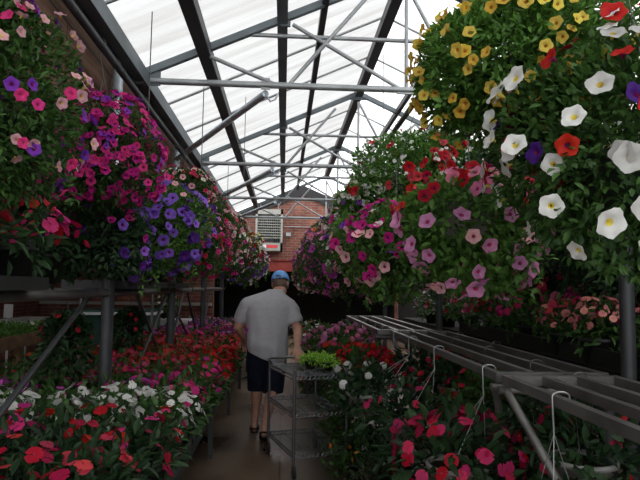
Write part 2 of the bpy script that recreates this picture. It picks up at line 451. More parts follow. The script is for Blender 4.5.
def basket(label, cat, x, y, zc, rx, up, down, specs, rail_z, seed, leaf='leaf', nl=2200, L=.032, W=.013, strands=14, slen=.16, group=None,
           potm='pot_green', potr=None, amp=.32, single=True, potdz=-.02, name='hanging_basket', rail_x=None, taper=2.6):
    pr = potr or rx*.45; ph = pr*1.0
    zb = zc - ph + potdz                     # pot base
    root = thing(name, label, cat, (x, y, zb), 0, group)
    z0 = zc - zb
    md = Mound(rx, up, down, seed, amp, taper)
    link('pot', pot_mesh('pot', pr, ph, M[potm]), root)
    link('foliage', foliage('foliage', md, int(nl*2.3), L*1.12, W*1.18, M[leaf], strands, slen), root, (0, 0, z0))
    specs = [(k, c, t, int(n_*1.75), s_*1.07, lo, hi) for k, c, t, n_, s_, lo, hi in specs]
    link('hanger', hanger_mesh(pr, ph, max(ph+.2, min(rail_z-zb-.16, ph+.55)), rail_z-zb, {RL: -1.105, RR: .95, RB: 1.55}.get(rail_z, x)-x), root)
    put_flowers(root, md, specs, z0, seed+100, single, .028)
    return root

# ------------------------------------------------------------------ the setting
ROOF_END = 13.6; ROOF_BEG = -1.8
EX, EZ = -1.25, 3.19           # left eave
RX, RZ = .97, 4.21             # ridge
GX, GZ = 3.25, 3.14            # right eave

b = MB(); b.box((-.5, 9, -.05), (12, 26, .1))
struct('floor', b, [M['floor']], 'wet brown concrete floor along the aisle', 'floor')

b = MB(); b.box((-1.325, 5.6, 2.80), (.05, 16.4, .92))
struct('wall_left', b, [M['wood_wall']], 'weathered brown plank wall below the left eave', 'wall')
b = MB(); b.box((3.36, 7.1, 1.58), (.08, 19.6, 3.16))
struct('wall_right', b, [M['dark_board']], 'dark board wall behind the right hanging baskets', 'wall')
b = MB(); b.box((-1.0, -2.7, .5), (9.4, .08, 1.0))  # unseen low wall, added to keep the nearest plants dark
struct('wall_back_added', b, [M['dark_board']], 'low dark board wall added behind the camera to shade near plants', 'wall')
b = MB(); b.box((-5.5, 5.5, 1.5), (.1, 16.4, 3.0))
struct('wall_left_outer', b, [M['brick_y']], 'red brick wall beyond the left side bay', 'wall')
b = MB(); b.box((-3.55, 13.62, 1.5), (3.9, .12, 3.0))
struct('wall_left_far', b, [M['brick_x']], 'red brick wall closing the left side bay', 'wall')
b = MB(); b.box((-3.55, 13.5, 1.08), (3.85, .1, .06))
struct('trim_1', b, [M['pot_grey']], 'pale ledge along the side bay brick wall', 'trim')
# side bay roof: boards, with an unseen milky sheet added to light the bay
b = MB(); b.box((-3.55, 8.9, 3.02), (3.95, 9.6, .05)); b.box((-2.0, .7, 3.02), (.9, 6.8, .05))
struct('ceiling_side', b, [M['dark_board']], 'dark boarded roof over the left side bay', 'ceiling')
b = MB(); b.add([(-5.5, -2.7, 3.03), (-2.45, -2.7, 3.03), (-2.45, 4.1, 3.03), (-5.5, 4.1, 3.03)], [(0, 1, 2, 3)])
struct('ceiling_added_skylight', b, [M['film']], 'unseen milky roof sheet added to light the side bay', 'ceiling')

# far brick gable with a doorway
WY = 16.6; AX, AZ = .52, 4.36; SL = .43
b = MB()
x0, x1, dx0, dx1, dz = -5.2, 3.5, -2.1, 3.25, 2.10
zz = lambda x: AZ-SL*abs(x-AX)
for ya in (WY, WY+.25):
    pass
def prism(b, poly, y0, y1, mi=0):
    n = len(poly)
    vs = [(x, y0, z) for x, z in poly]+[(x, y1, z) for x, z in poly]
    fs = [tuple(range(n)), tuple(range(2*n-1, n-1, -1))]+[(i, n+i, n+(i+1) % n, (i+1) % n) for i in range(n)]
    b.add(vs, fs, mi)
prism(b, [(x0, 0), (dx0, 0), (dx0, dz), (dx1, dz), (dx1, 0), (x1, 0), (x1, zz(x1)), (AX, AZ), (x0, zz(x0))], WY, WY+.25)
struct('wall_far', b, [M['brick_x']], 'red brick gable wall at the far end of the aisle', 'wall')
b = MB()
prism(b, [(-2.4, zz(-2.4)-.20), (AX, AZ-.22), (AX, AZ+.07), (-2.4, zz(-2.4)+.05)], WY-.06, WY+.3)
prism(b, [(AX, AZ-.22), (x1+.1, zz(x1)-.26), (x1+.1, zz(x1)+.05), (AX, AZ+.07)], WY-.06, WY+.3)
struct('trim_2', b, [M['black_fascia']], 'black barge boards along the far brick gable', 'trim')
b = MB(); b.box((.57, WY-.06, 2.10), (5.5, .10, .30)); b.box((.57, WY-.09, 2.25), (5.5, .16, .02)); b.box((.57, WY-.09, 1.95), (5.5, .16, .02))
struct('door_lintel', b, [M['red_paint']], 'red steel lintel beam above the dark far doorway', 'lintel')
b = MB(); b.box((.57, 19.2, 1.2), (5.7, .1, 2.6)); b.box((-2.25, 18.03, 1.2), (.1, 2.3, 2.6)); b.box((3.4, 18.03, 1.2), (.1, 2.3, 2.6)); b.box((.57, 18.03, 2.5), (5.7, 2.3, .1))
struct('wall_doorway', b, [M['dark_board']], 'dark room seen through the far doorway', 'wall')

# roof sheets, corrugated along the slope
def sheet(xa, za, xb, zb, lift=.05):
    ys = np.linspace(ROOF_BEG, ROOF_END, 300)
    V = []; F = []
    for i, y in enumerate(ys):
        c = .008*math.cos(i*PI)
        V += [(xa, y, za+lift+c), (xb, y, zb+lift+c)]
    for i in range(len(ys)-1): F.append((2*i, 2*i+1, 2*i+3, 2*i+2))
    bb = MB(); bb.add(V, F, 0, False); return bb
struct('ceiling_left', sheet(EX-.13, EZ-.055, RX, RZ), [M['film']], 'milky roof sheeting on the left slope', 'ceiling')
struct('ceiling_right', sheet(RX, RZ, GX+.15, GZ-.06), [M['film_clear']], 'milky roof sheeting on the right slope', 'ceiling')

def onroof(x): return EZ+(RZ-EZ)*(x-EX)/(RX-EX) if x < RX else RZ+(GZ-RZ)*(x-RX)/(GX-RX)

# eave channels and purlins run along the aisle
b = MB(); b.box((-1.14, 5.5, 3.155), (.12, 16.2, .012)); b.box((-1.086, 5.5, 3.105), (.012, 16.2, .11)); b.box((-1.196, 5.5, 3.105), (.012, 16.2, .11)); b.box((-1.14, 5.5, 3.10), (.10, 16.2, .008))
struct('eave_beam', b, [M['steel']], 'dark steel eave channel along the left plank wall', 'beam')
b = MB(); b.box((3.2, 5.5, 3.08), (.14, 16.2, .12))
struct('eave_beam', b, [M['steel']], 'dark steel eave channel above the right wall', 'beam')
for x, w, h, m, lab in ((-.66, .10, .085, 'dark_steel', 'wide dark purlin low on the left roof slope'), (-.045, .085, .07, 'steel', 'blue grey purlin halfway up the left roof slope'),
                        (.30, .055, .06, 'dark_steel', 'thin brown purlin just left of the ridge'), (.97, .10, .09, 'dark_steel', 'dark ridge purlin at the roof peak'),
                        (1.50, .05, .06, 'dark_steel', 'thin purlin right of the ridge'), (2.3, .08, .10, 'dark_steel', 'dark purlin low on the right roof slope')):
    b = MB(); z = onroof(x)-.05
    b.box((x, 5.5, z), (w, 16.2, .014)); b.box((x-w/2+.006, 5.5, z-h/2), (.012, 16.2, h)); b.box((x+w/2-.006, 5.5, z-h/2), (.012, 16.2, h))
    b.box((x, 5.5, z-h), (w*.9, 16.2, .01))
    struct('roof_purlin', b, [M[m]], lab, 'purlin')
# light glazing bars across both slopes
ordw = ['first', 'second', 'third', 'fourth', 'fifth', 'sixth', 'seventh', 'eighth', 'ninth', 'tenth', 'eleventh', 'twelfth', 'thirteenth', 'fourteenth', 'fifteenth', 'sixteenth',
        'seventeenth', 'eighteenth', 'nineteenth', 'twentieth', 'twenty-first', 'twenty-second', 'twenty-third', 'twenty-fourth', 'twenty-fifth', 'twenty-sixth', 'twenty-seventh', 'twenty-eighth']
TRUSS = [1.55, 4.55, 7.6, 10.55, 13.45]
bars = [.5]+[t+d for t in TRUSS[:-1] for d in (1.0, 2.0)]
for i, y in enumerate(bars):
    b = MB()
    b.tube([(EX, y, EZ+.0), (RX, y, RZ+.0), (GX, y, GZ+.0)], .013, 6)
    o = struct('roof_bar', b, [M['galv']], 'thin grey glazing bar under the roof sheets, one of a row', 'roof bar'); o['group'] = 'glazing bars under the roof sheets'

# trusses: each one welded frame
def web(b, pts, r): b.tube(pts, r, 8)
TL = ['roof truss directly overhead, nearest the camera', 'nearest roof truss in view, with the long tie pipe', 'second roof truss in view, above the middle of the aisle', 'third roof truss in view, above the man', 'last roof truss at the end of the sheeting']
for i, y in enumerate(TRUSS):
    t = thing('roof_truss', TL[i], 'roof truss', (0, y, 0), 0, None, 'structure')
    b = MB(); b.bar((EX+.05, 0, EZ-.05), (RX, 0, RZ-.09), .05, .055); b.build('rafter', M['steel'], t)
    b = MB(); b.bar((RX, 0, RZ-.09), (GX-.05, 0, GZ-.05), .05, .055); b.build('rafter', M['steel'], t)
    b = MB(); b.tube([(EX+.02, 0, 3.11), (GX-.02, 0, 3.11)], .026, 10)
    b.box((-.17, 0, 3.12), (.07, .02, .09)); b.box((.97, 0, 3.10), (.16, .02, .05))
    b.build('tie_pipe', M['galv'], t)
    b = MB(); b.tube([(-.40, .02, 3.53), (2.34, .02, 3.53)], .018, 8); b.build('collar_tie', M['galv'], t)
    b = MB()
    for p, q in (((-.62, 3.33), (-.05, 3.10)), ((0, 3.10), (.66, 3.90)), ((.04, 3.62), (.95, 3.10)), ((.97, 4.0), (.97, 3.1)), ((.97, 4.0), (1.45, 3.1)), ((.97, 3.10), (1.75, 3.72)), ((1.75, 3.72), (2.3, 3.10))):
        b.tube([(p[0], .0, p[1]), (q[0], 0, q[1])], .017, 8)
    b.build('web', M['galv'], t)
    b = MB(); b.box((RX, 0, RZ-.14), (.24, .02, .08)); b.box((EX+.14, 0, EZ-.06), (.22, .02, .11)); b.box((-.02, 0, onroof(-.02)-.12), (.08, .02, .07)); b.build('gusset', M['steel'], t)
# slanting wind braces from each tie pipe to the left hanging rail
for (ya, yb), lab in (((4.58, 6.6), 'thick slanting grey pipe brace from nearest tie to left rail'), ((7.63, 9.9), 'slanting pipe brace under the second truss'), ((10.58, 12.9), 'slanting pipe brace nearest the far heater')):
    b = MB(); b.tube([(-.17, ya, 3.05), (-1.24, yb, 2.93)], .030, 10); b.tube([(-.17, ya, 3.05), (-.13, ya-.02, 2.98), (-.09, ya-.02, 3.0), (-.07, ya-.02, 3.05)], .008, 6)
    struct('wind_brace', b, [M['galv_bright']], lab, 'brace')

# hanging rails (pipes) and their suspension rods
b = MB(); b.tube([(-1.105, -2.4, 2.915), (-1.105, 13.5, 2.915)], .024, 10)
struct('hanging_rail', b, [M['dark_steel']], 'dark pipe rail along the left eave carrying baskets', 'rail')
b = MB(); b.tube([(.95, -2.4, 2.88), (.95, 13.5, 2.88)], .022, 10)
struct('hanging_rail', b, [M['dark_steel']], 'dark pipe rail above the right row of baskets', 'rail')
b = MB(); b.tube([(1.55, -2.4, 3.02), (1.55, 13.5, 3.02)], .02, 10)
struct('hanging_rail', b, [M['dark_steel']], 'dark pipe rail above the back row of right baskets', 'rail')
for x, y, za, zb, lab in ((-.93, 3.9, 3.3, 2.45, 'nearest thin wire hanging from the left roof slope'), (-.66, 4.56, 3.08, 2.40, 'thin wire hanging from the nearest tie pipe'),
                          (-.75, 7.61, 3.08, 2.5, 'thin wire hanging from the second tie pipe'), (-.45, 6.3, 3.5, 2.7, 'thin wire hanging beside the slanting brace'),
                          (1.1, 6.4, 3.98, 2.5, 'thin wire hanging right of the ridge'), (1.0, 9.2, 4.0, 2.9, 'thin wire hanging further back right of the ridge')):
    b = MB(); b.tube([(x, y, onroof(x)+.03 if za > 3.2 else za), (x, y, zb)], .004, 6); struct('suspension_wire', b, [M['wire']], lab, 'wire')

# left posts with galvanised upper halves
POST_Y = [2.42, 4.23, 6.6, 9.2, 11.9]
PL = ['left shelf post nearest the camera', 'thick left shelf post beside the trailing dark plant', 'left shelf post with crossed braces', 'left shelf post beside the man', 'last left shelf post by the far wall']
for y, lab in zip(POST_Y, PL):
    t = thing('support_post', lab, 'post', (-1.24, y, 0), 0, None, 'structure')
    b = MB(); b.tube([(0, 0, 0), (0, 0, 2.25)], .044, 14); b.tube([(0, 0, 0), (0, 0, .015)], .09, 14); b.build('lower_tube', M['dark_steel'], t)
    b = MB(); b.tube([(0, 0, 2.25), (0, 0, 3.1)], .033, 12); b.tube([(0, 0, 2.86), (0, 0, 3.0)], .042, 12); b.build('upper_tube', M['galv_bright'], t)
for y, lab in zip([2.72, 6.1, 9.4], ['right shelf post at the picture edge', 'right shelf post behind the pink petunia basket', 'last right shelf post']):
    b = MB(); b.tube([(1.66, y, 0), (1.66, y, 3.1)], .034, 12); b.tube([(1.66, y, 0), (1.66, y, .015)], .08, 12)
    struct('support_post', b, [M['dark_steel']], lab, 'post')

# ------------------------------------------------------------------ left pipe shelf
t = thing('pipe_shelf', 'raised pipe shelf on braces above the left bench', 'shelf', (-1.4, 0, 0))
for x in (.16, -.30):
    b = MB(); b.tube([(x+.0, 1.2, 1.44), (x, 12.2, 1.44)], .028, 10); b.build('rail', M['rail'], t)
for y in np.arange(1.6, 12.1, .8):
    b = MB(); b.tube([(.18, y, 1.455), (-.32, y, 1.455)], .014, 8); b.build('crossbar', M['rail'], t)
for ya, za, yb, zb in ((2.45, .75, 3.95, 1.42), (6.55, .6, 5.2, 1.42), (6.62, .6, 7.6, 1.42), (5.3, .75, 6.5, 1.40), (9.15, .6, 7.9, 1.42), (9.2, .6, 10.4, 1.42), (6.7, 1.35, 8.4, .7)):
    b = MB(); b.tube([(.12, ya, za), (.12, yb, zb)], .016, 8); b.build('brace', M['dark_steel'], t)
for y in (2.95, 5.05, 7.75):
    b = MB(); b.tube([(-.30, y, 0), (-.30, y, 1.44)], .018, 8); b.build('leg', M['rail'], t)

# ------------------------------------------------------------------ left display bench
t = thing('display_bench', 'low slatted metal bench full of impatiens left of the aisle', 'bench', (-1.27, 7.0, 0))
b = MB()
for x in np.arange(-.66, .70, .11): b.box((x, 0, .465), (.075, 11.0, .02))
for y in np.arange(-5.4, 5.5, .9): b.box((0, y, .445), (1.42, .05, .03))
b.build('slatted_top', M['rail'], t)
b = MB(); b.box((.715, 0, .47), (.02, 11.04, .05)); b.build('edge_strip', M['dark_steel'], t)
for y in np.arange(-5.2, 5.3, 1.73):
    for x in (-.62, .66):
        b = MB(); b.box((x, y, .215), (.04, .04, .43)); b.build('leg', M['dark_steel'], t)

# impatiens prototypes: foliage and pots are shared between copies
impl = []
for s_ in range(4):
    md = Mound(.185, .17, .13, 500+s_, .25, 2.2)
    impl.append((md, foliage('foliage', md, 190, .075, .030, M['leaf_dark'], 0, 0, .5), foliage('foliage', md, 190, .07, .028, M['leaf'], 0, 0, .5)))
potI = pot_mesh('pot', .115, .16, M['pot'])
potF = pot_mesh('pot', .105, .15, M['pot'])

def impatiens(label, x, y, z, col, cnt, seed, group, size=.055, fol=0, leafk=1, single=True, pot=None, thr='rosy', sc=1., name='potted_impatiens', cat='flowering plant', kind='impatiens', zoff=.30):
    root = thing(name, label, cat, (x, y, z), 0, group)
    md, f1, f2 = impl[fol % 4]
    link('pot', pot or potI, root)
    rz = (seed*1.7) % 6.28
    link('foliage', (f1, f2)[leafk-1], root, (0, 0, .20), (0, 0, rz), sc)
    md2 = Mound(md.rx*sc, md.up*sc, md.down*sc, 900+seed, .1, 2.2)
    cols = col if isinstance(col, (list, tuple)) else [col]
    specs = [(kind, c, thr, max(1, cnt//len(cols)), size, .02, .98) for c in cols]
    put_flowers(root, md2, specs, .20, seed, single)
    return root

BANDS = [ # y0, y1, colours, label words, light throat, count, size
 (1.75, 2.25, ['crimson', 'coral'], 'crimson and coral', 'rosy', 9, .060),
 (2.25, 2.75, ['coral', 'crimson'], 'coral and crimson', 'rosy', 8, .060),
 (2.75, 3.25, ['red', 'hot_pink'], 'red and pink', 'rosy', 7, .058),
 (3.25, 3.95, ['white'], 'white', 'lemon', 20, .052),
 (3.95, 4.45, ['orchid', 'hot_pink'], 'orchid pink', 'rosy', 11, .055),
 (4.45, 5.3, ['rose', 'magenta'], 'rose red', 'rosy', 14, .055),
 (5.3, 7.0, ['red', 'coral'], 'bright red', 'rosy', 26, .058),
 (7.0, 8.2, ['rose', 'coral', 'red'], 'mixed red and coral', 'rosy', 27, .058),
 (8.2, 10.0, ['orchid', 'magenta'], 'purple pink', 'rosy', 27, .058),
 (10.0, 12.3, ['orchid', 'pink', 'purple'], 'mauve', 'rosy', 27, .058)]
aisle = ['nearest the aisle', 'second from the aisle', 'third from the aisle', 'fourth from the aisle', 'furthest from the aisle']
sd = 0
for y0, y1, cols, lw, thr, cnt, size in BANDS:
    nrow = max(1, round((y1-y0)/.30)); dy = (y1-y0)/nrow
    for r in range(nrow):
        y = y0+dy*(r+.5)
        for c in range(5):
            x = -.67-.29*c + random.uniform(-.025, .025)
            if y < 2.6 and c > 2: continue
            sd += 1
            lab = '%s impatiens, left bench, %s%s' % (lw, aisle[c], '' if nrow == 1 else ', %s row of its colour' % ['front', 'second', 'third', 'fourth', 'fifth', 'sixth', 'seventh', 'eighth'][r])
            cc = cols if random.random() < .5 else [random.choice(cols)]
            impatiens(lab, x, y+random.uniform(-.03, .03), .476, cc, int(cnt*1.6) if y < 5.3 else cnt*2, 1000+sd, 'impatiens on the left bench', size*1.12, sd, 1 if y < 3.3 else 2, y < 5.3, thr=thr, sc=random.uniform(.92, 1.08))

# dim red plants standing on a low bench behind the left posts
t = thing('back_bench', 'low dark bench behind the left posts', 'bench', (-2.42, 5.0, 0))
b = MB(); b.box((0, 0, .46), (.62, 4.2, .04)); b.build('bench_top', M['wood'], t)
for sx in (-.26, .26):
    for sy in (-1.95, 0, 1.95):
        b = MB(); b.box((sx, sy, .22), (.05, .05, .44)); b.build('leg', M['wood'], t)
for i in range(10):
    y = 3.2+.40*i
    impatiens('dim red flowering plant on the bench behind the left posts, %s from camera' % ordw[i], -2.25, y, .48, ['red', 'coral'] if i % 3 else ['scarlet'], 12, 2200+i, 'red plants behind the left posts', .05, i, 2, False)

# small plants on the floor below the left bench edge
for i, (x, y) in enumerate(((-.64, 2.95), (-.66, 3.3), (-.68, 3.75))):
    impatiens(['small pink flowering plant on the floor under bench, nearest', 'small pink flowering plant on the floor under bench, middle', 'small pink flowering plant on the floor under bench, furthest'][i],
              x, y, 0, ['pink'], 6, 2300+i, 'floor plants under the left bench', .03, i, 1, True, pot_mesh('pot', .06, .10, M['pot']), sc=.55, name='floor_plant')

# plants in trays on the left pipe shelf
shelf_left = [(-1.24, 2.2, ['red', 'coral'], 'red and coral plant in a dark pot on left shelf, nearest', 20, .062), (-1.22, 2.66, ['red', 'hot_pink'], 'red and pink plant in a dark pot on left shelf', 20, .058),
              (-1.33, 3.3, ['crimson'], 'crimson plant in a dark pot on the left shelf behind baskets', 14, .05),
              (-1.22, 4.45, ['scarlet', 'orange'], 'orange red plant on the left shelf under violet petunias', 13, .05), (-1.20, 5.0, ['scarlet'], 'scarlet plant on the left shelf beside the violet petunias', 13, .05),
              (-1.3, 5.9, ['magenta'], 'magenta plant on the left shelf under crimson basket', 14, .05), (-1.3, 7.0, ['hot_pink'], 'hot pink plant further along the left shelf', 14, .05)]
for i, (x, y, cols, lab, n, sz) in enumerate(shelf_left):
    impatiens(lab, x, y, 1.50, cols, n*2, 2400+i, 'plants on the left pipe shelf', sz*1.22, i, 1, y < 5.5, sc=1.12)
for i, (y, ln) in enumerate(((2.4, .95), (4.75, .9), (6.45, 1.3))):
    b = MB(); b.box((-1.36, y, 1.478), (.46, ln, .014))
    for dx in (-.23, .23): b.box((-1.36+dx, y, 1.50), (.012, ln, .06))
    for dy in (-ln/2, ln/2): b.box((-1.36, y+dy, 1.50), (.46, .012, .06))
    tag(b.build('plant_tray', [M['pot']]), ['shallow black tray under the nearest red shelf plants', 'shallow black tray under the orange red shelf plants', 'shallow black tray under the far magenta shelf plants'][i], 'tray', 'black trays on the left shelf')

# two trailing dark plants hung below the shelf
for i, (x, y, z) in enumerate(((-1.52, 4.25, 1.16), (-1.62, 6.35, 1.12))):
    basket(['dark trailing plant with red blooms hung beside thick post', 'dark trailing plant hung under the left shelf further back'][i], 'trailing plant', x, y, z, .14, .12, .52,
           [('impatiens', 'red', 'rosy', 14, .045, -.9, .9)], 1.44, 60+i, 'leaf_dark', 700, .05, .022, 10, .15, 'dark plants hung under the left shelf', 'pot', .09, .2, i == 0, name='trailing_plant', taper=5)

# ------------------------------------------------------------------ left side bay: what shows between the posts
t = thing('seedling_table', 'wooden table of green seedlings in the left side bay', 'table', (-2.95, 6.0, 0))
b = MB(); b.box((0, 0, .90), (.8, 2.2, .04)); b.box((.40, 0, .94), (.03, 2.2, .12)); b.box((-.40, 0, .94), (.03, 2.2, .12)); b.build('table_top', M['wood'], t)
for sx in (-.34, .34):
    for sy in (-1.0, 0, 1.0):
        b = MB(); b.box((sx, sy, .44), (.07, .07, .88)); b.build('leg', M['wood'], t)
rng = np.random.default_rng(5)
n = 1600; P = np.stack([rng.uniform(-.38, .38, n), rng.uniform(-1.06, 1.06, n), rng.uniform(.94, 1.04, n)], -1)
V, F = leaves(P, rng.normal(size=(n, 3))*.6+np.array([0, 0, .8]), rng.normal(size=(n, 3))+np.array([0, 0, .6]), rng.uniform(.04, .075, n), rng.uniform(.016, .028, n))
o = link('seedlings', np_mesh('seedlings', V, F, [M['leaf_light']]), None, (-2.95, 6.0, 0)); tag(o, 'dense green seedlings growing on the wooden table', 'seedlings', None, 'stuff')
t = thing('white_table', 'white topped table in the left side bay', 'table', (-3.35, 8.2, 0))
b = MB(); b.box((0, 0, 1.0), (.85, 1.3, .035)); b.build('table_top', M['white_panel'], t)
for sx in (-.36, .36):
    for sy in (-.55, .55):
        b = MB(); b.tube([(sx, sy, 0), (sx, sy, .985)], .018, 8); b.build('leg', M['galv'], t)
for i, (x, y) in enumerate(((-2.9, 9.2), (-2.25, 9.3))):
    t = thing('storage_bin', ['dark green storage bin with pale rim beside white table', 'dark green storage bin with pale rim nearer the brick wall'][i], 'bin', (x, y, 0), .05, 'green storage bins')
    b = MB(); b.loft([[(sx*w, sy*d, z) for sx, sy in ((-1, -1), (1, -1), (1, 1), (-1, 1))] for w, d, z in ((.24, .3, .0), (.29, .36, 1.05))]); b.build('body', M['bin_green'], t)
    b = MB(); b.box((0, 0, 1.07), (.64, .78, .04)); b.build('rim', M['white_panel'], t)
    b = MB(); b.box((0, 0, 1.105), (.58, .72, .03)); b.build('lid', M['bin_green'], t)
impatiens('yellow green bushy plant by side bay brick wall', -2.1, 10.6, .92, ['cream'], 8, 2500, None, .05, 1, 2, False, sc=1.3, name='bushy_plant')
b = MB(); b.box((-2.0, 10.6, .45), (.7, .6, .9)); tag(b.build('crate', [M['white_panel']]), 'pale crate carrying a bushy plant in the side bay', 'crate')
b = MB(); b.box((-4.45, 9.8, 1.05), (.14, .02, .22)); b.tube([(-4.45, 9.82, 0), (-4.45, 9.82, 1.05)], .02, 8)
tag(b.build('notice_board', [M['white_panel']]), 'small blank white notice on a stake in the side bay', 'notice')

# ------------------------------------------------------------------ right pipe bench (bare rails)
RXS = [1.07, 1.25, 1.42, 1.60]
def pipe_bench(label, y0, y1, z=1.075, dx=0.):
    t = thing('pipe_bench', label, 'bench', (1.3+dx, (y0+y1)/2, 0), 0, 'bare rail benches on the right')
    h = (y1-y0)/2
    for i, x in enumerate(RXS):
        b = MB(); b.bar((x-1.3, -h, z), (x-1.3, h, z), .036, .040); b.build('rail', M['rail'], t)
    for s_ in (-1, 1):
        b = MB(); b.bar((-.25, s_*(h-.025), z-.002), (.32, s_*(h-.025), z-.002), .046, .046, up=(0, 0, 1)); b.build('crossbar', M['rail'], t)
        b = MB(); b.tube([(-.27, s_*(h-.02), z-.05), (.32, s_*(h-.02), z-.05)], .02, 8); b.build('under_tube', M['rail'], t)
    for s_ in (-1, 1):
        b = MB(); b.tube([(.22, s_*(h-.10), 0), (.22, s_*(h-.10), z-.03)], .030, 10); b.build('leg', M['dark_steel'], t)
        b = MB(); b.tube([(-.24, s_*(h-.05), z-.05), (.10, h-.62 if s_ > 0 else -h+.62, .14)], .020, 8); b.build('brace', M['rail'], t)
pipe_bench('bare steel rail bench on the right, nearest the camera', .7, 2.76)
pipe_bench('bare steel rail bench on the right, middle one', 2.82, 5.62)
pipe_bench('bare steel rail bench on the right, furthest one', 5.68, 8.5, dx=-.12)

# ------------------------------------------------------------------ hanging pots below the right rails
hp = [Mound(.27, .20, .20, 700+k, .25, 2.4) for k in range(3)]
hpf = [foliage('foliage', m_, 420, .085, .036, M['leaf_dark'] if k != 1 else M['leaf'], 4, .1, .5) for k, m_ in enumerate(hp)]
potG = pot_mesh('pot', .15, .17, M['pot_grey']); potB = pot_mesh('pot', .15, .17, M['pot'])
def rail_pot(label, x, y, zc, cols, cnt, seed, size=.06, kind='impatiens', k=0, pot=None, single=True, rail=1.07, sc=1., thr='rosy', railz=1.098):
    """pot hung by wires from a hook over the rail"""
    zb = zc-.17
    root = thing('rail_hung_pot', label, 'flowering plant', (x, y, zb), 0, 'pots hung from the right rails')
    link('pot', pot or potG, root)
    link('foliage', hpf[k], root, (0, 0, .20), (0, 0, seed*1.3), sc)
    md = Mound(hp[k].rx*sc, hp[k].up*sc, hp[k].down*sc, 4000+seed, .1, 2.4)
    put_flowers(root, md, [(kind, c, thr, max(1, cnt//len(cols)), size, -.05 if kind == 'cluster' else -.35, .98) for c in cols], .20, seed, single)
    b = MB(); hx = rail-x; hz = railz-zb
    for a in (0, 2.1, 4.2): b.tube([(.15*math.cos(a), .15*math.sin(a), .16), (hx-.03, 0, hz-.14)], .002, 5)
    b.tube([(hx-.03, 0, hz-.14), (hx-.034, 0, hz)]+[(hx-.0-.034*math.cos(q), 0, hz+.016*math.sin(q)) for q in np.linspace(.3, PI, 6)]+[(hx+.034, 0, hz-.03)], .004, 6)
    b.build('hook_hanger', M['wire_light'] if rail < 1.1 else M['wire'], root)
rail_pot('crimson red impatiens hung from the right rail near cart, largest cluster', .90, 2.98, .62, ['crimson', 'rose'], 90, 1, .072, k=0, sc=1.12)
rail_pot('crimson red impatiens hung under nearest bare bench', 1.04, 2.2, .50, ['crimson', 'rose'], 40, 2, .064, k=2)
rail_pot('rose pink impatiens hung from right rail behind the crimson pot', .86, 3.95, .60, ['rose'], 22, 3, .062, k=0)
rail_pot('white geranium hung from the right rail beside the cart', .68, 4.75, .66, ['white'], 14, 4, .080, 'cluster', k=0, sc=.95, thr='lemon')
rail_pot('orange red geranium hung from the right rail behind the white one', .76, 5.40, .73, ['scarlet', 'red'], 90, 5, .066, 'cluster', k=1, sc=1.05)
rail_pot('red geranium hung left of the orange red one', .58, 6.0, .72, ['red', 'rose'], 44, 6, .07, 'impatiens', k=1)
rail_pot('pink verbena hung from the right rail, fuller bright one', .74, 6.5, .82, ['light_violet_pink', 'pink'], 84, 7, .065, 'cluster', k=1, sc=1.15)
rail_pot('pink verbena hung from the right rail, one behind', .62, 7.3, .76, ['light_violet_pink', 'pink'], 54, 8, .07, 'cluster', k=1, sc=1.15, single=False)
for i, (x, y) in enumerate(((1.42, 3.2), (1.42, 3.95), (1.42, 4.7), (1.25, 5.3), (1.6, 4.3), (1.42, 2.72), (1.6, 5.2))):
    rail_pot(['red flowers in grey pot under the middle rails, nearest', 'red flowers in grey pot under the middle rails, second', 'red flowers in grey pot under the middle rails, third', 'red flowers in grey pot under the middle rails, fourth',
              'red flowers in grey pot under the backmost rail', 'red flowers in grey pot under the nearest bench', 'red flowers in grey pot under the backmost rail, further'][i],
             x, y, .72, ['crimson', 'red'], 24, 20+i, .055, k=i % 3, rail=x, single=i < 3)

# plants on the floor to the right of the aisle
flp = [(.60, 4.62, 'leaf', ['orange'], 4, .22, .30, 'green leafy plant with orange blooms on the floor beside the cart'),
       (.78, 4.25, 'leaf_dark', ['orange'], 2, .26, .32, 'dark green leafy plant on the floor right of cart'),
       (.66, 4.0, 'leaf_bronze', [], 0, .22, .20, 'bronze leaved plant on the floor nearest the cart front'),
       (.60, 5.25, 'leaf', ['coral'], 3, .22, .38, 'green leafy plant on the floor behind the cart'),
       (.60, 5.9, 'leaf_light', [], 0, .22, .42, 'yellow green leafy plant on the floor behind the cart'),
       (.86, 3.55, 'leaf_bronze', ['rose'], 4, .25, .20, 'bronze leaved plant on the floor below the crimson hanging pot'),
       (.64, 6.6, 'leaf', ['pink'], 5, .22, .38, 'bushy plant on the floor below the pink verbena'),
       (.62, 7.4, 'leaf_dark', ['red'], 6, .22, .40, 'dark bushy plant on the floor further along right'),
       (.98, 4.75, 'leaf_dark', [], 0, .27, .30, 'dark leafy plant on the floor beneath the right rail'),
       (.92, 5.6, 'leaf_dark', [], 0, .27, .34, 'dark leafy plant on the floor beneath the geraniums')]
for i, (x, y, lm, cols, n, r, h, lab) in enumerate(flp):
    root = thing('floor_plant', lab, 'plant', (x, y, 0), i, 'leafy plants on the floor right of the aisle')
    md = Mound(r, h*.75, h*.5, 800+i, .25, 3)
    link('pot', pot_mesh('pot', .10, .15, M['pot']), root)
    link('foliage', foliage('foliage', md, 420, .05, .026, M[lm], 5, .08, .5), root, (0, 0, max(.18, h*.52)))
    if n: put_flowers(root, md, [('impatiens', c, 'rosy', n, .04, .0, .9) for c in cols], max(.18, h*.52), 820+i, True)

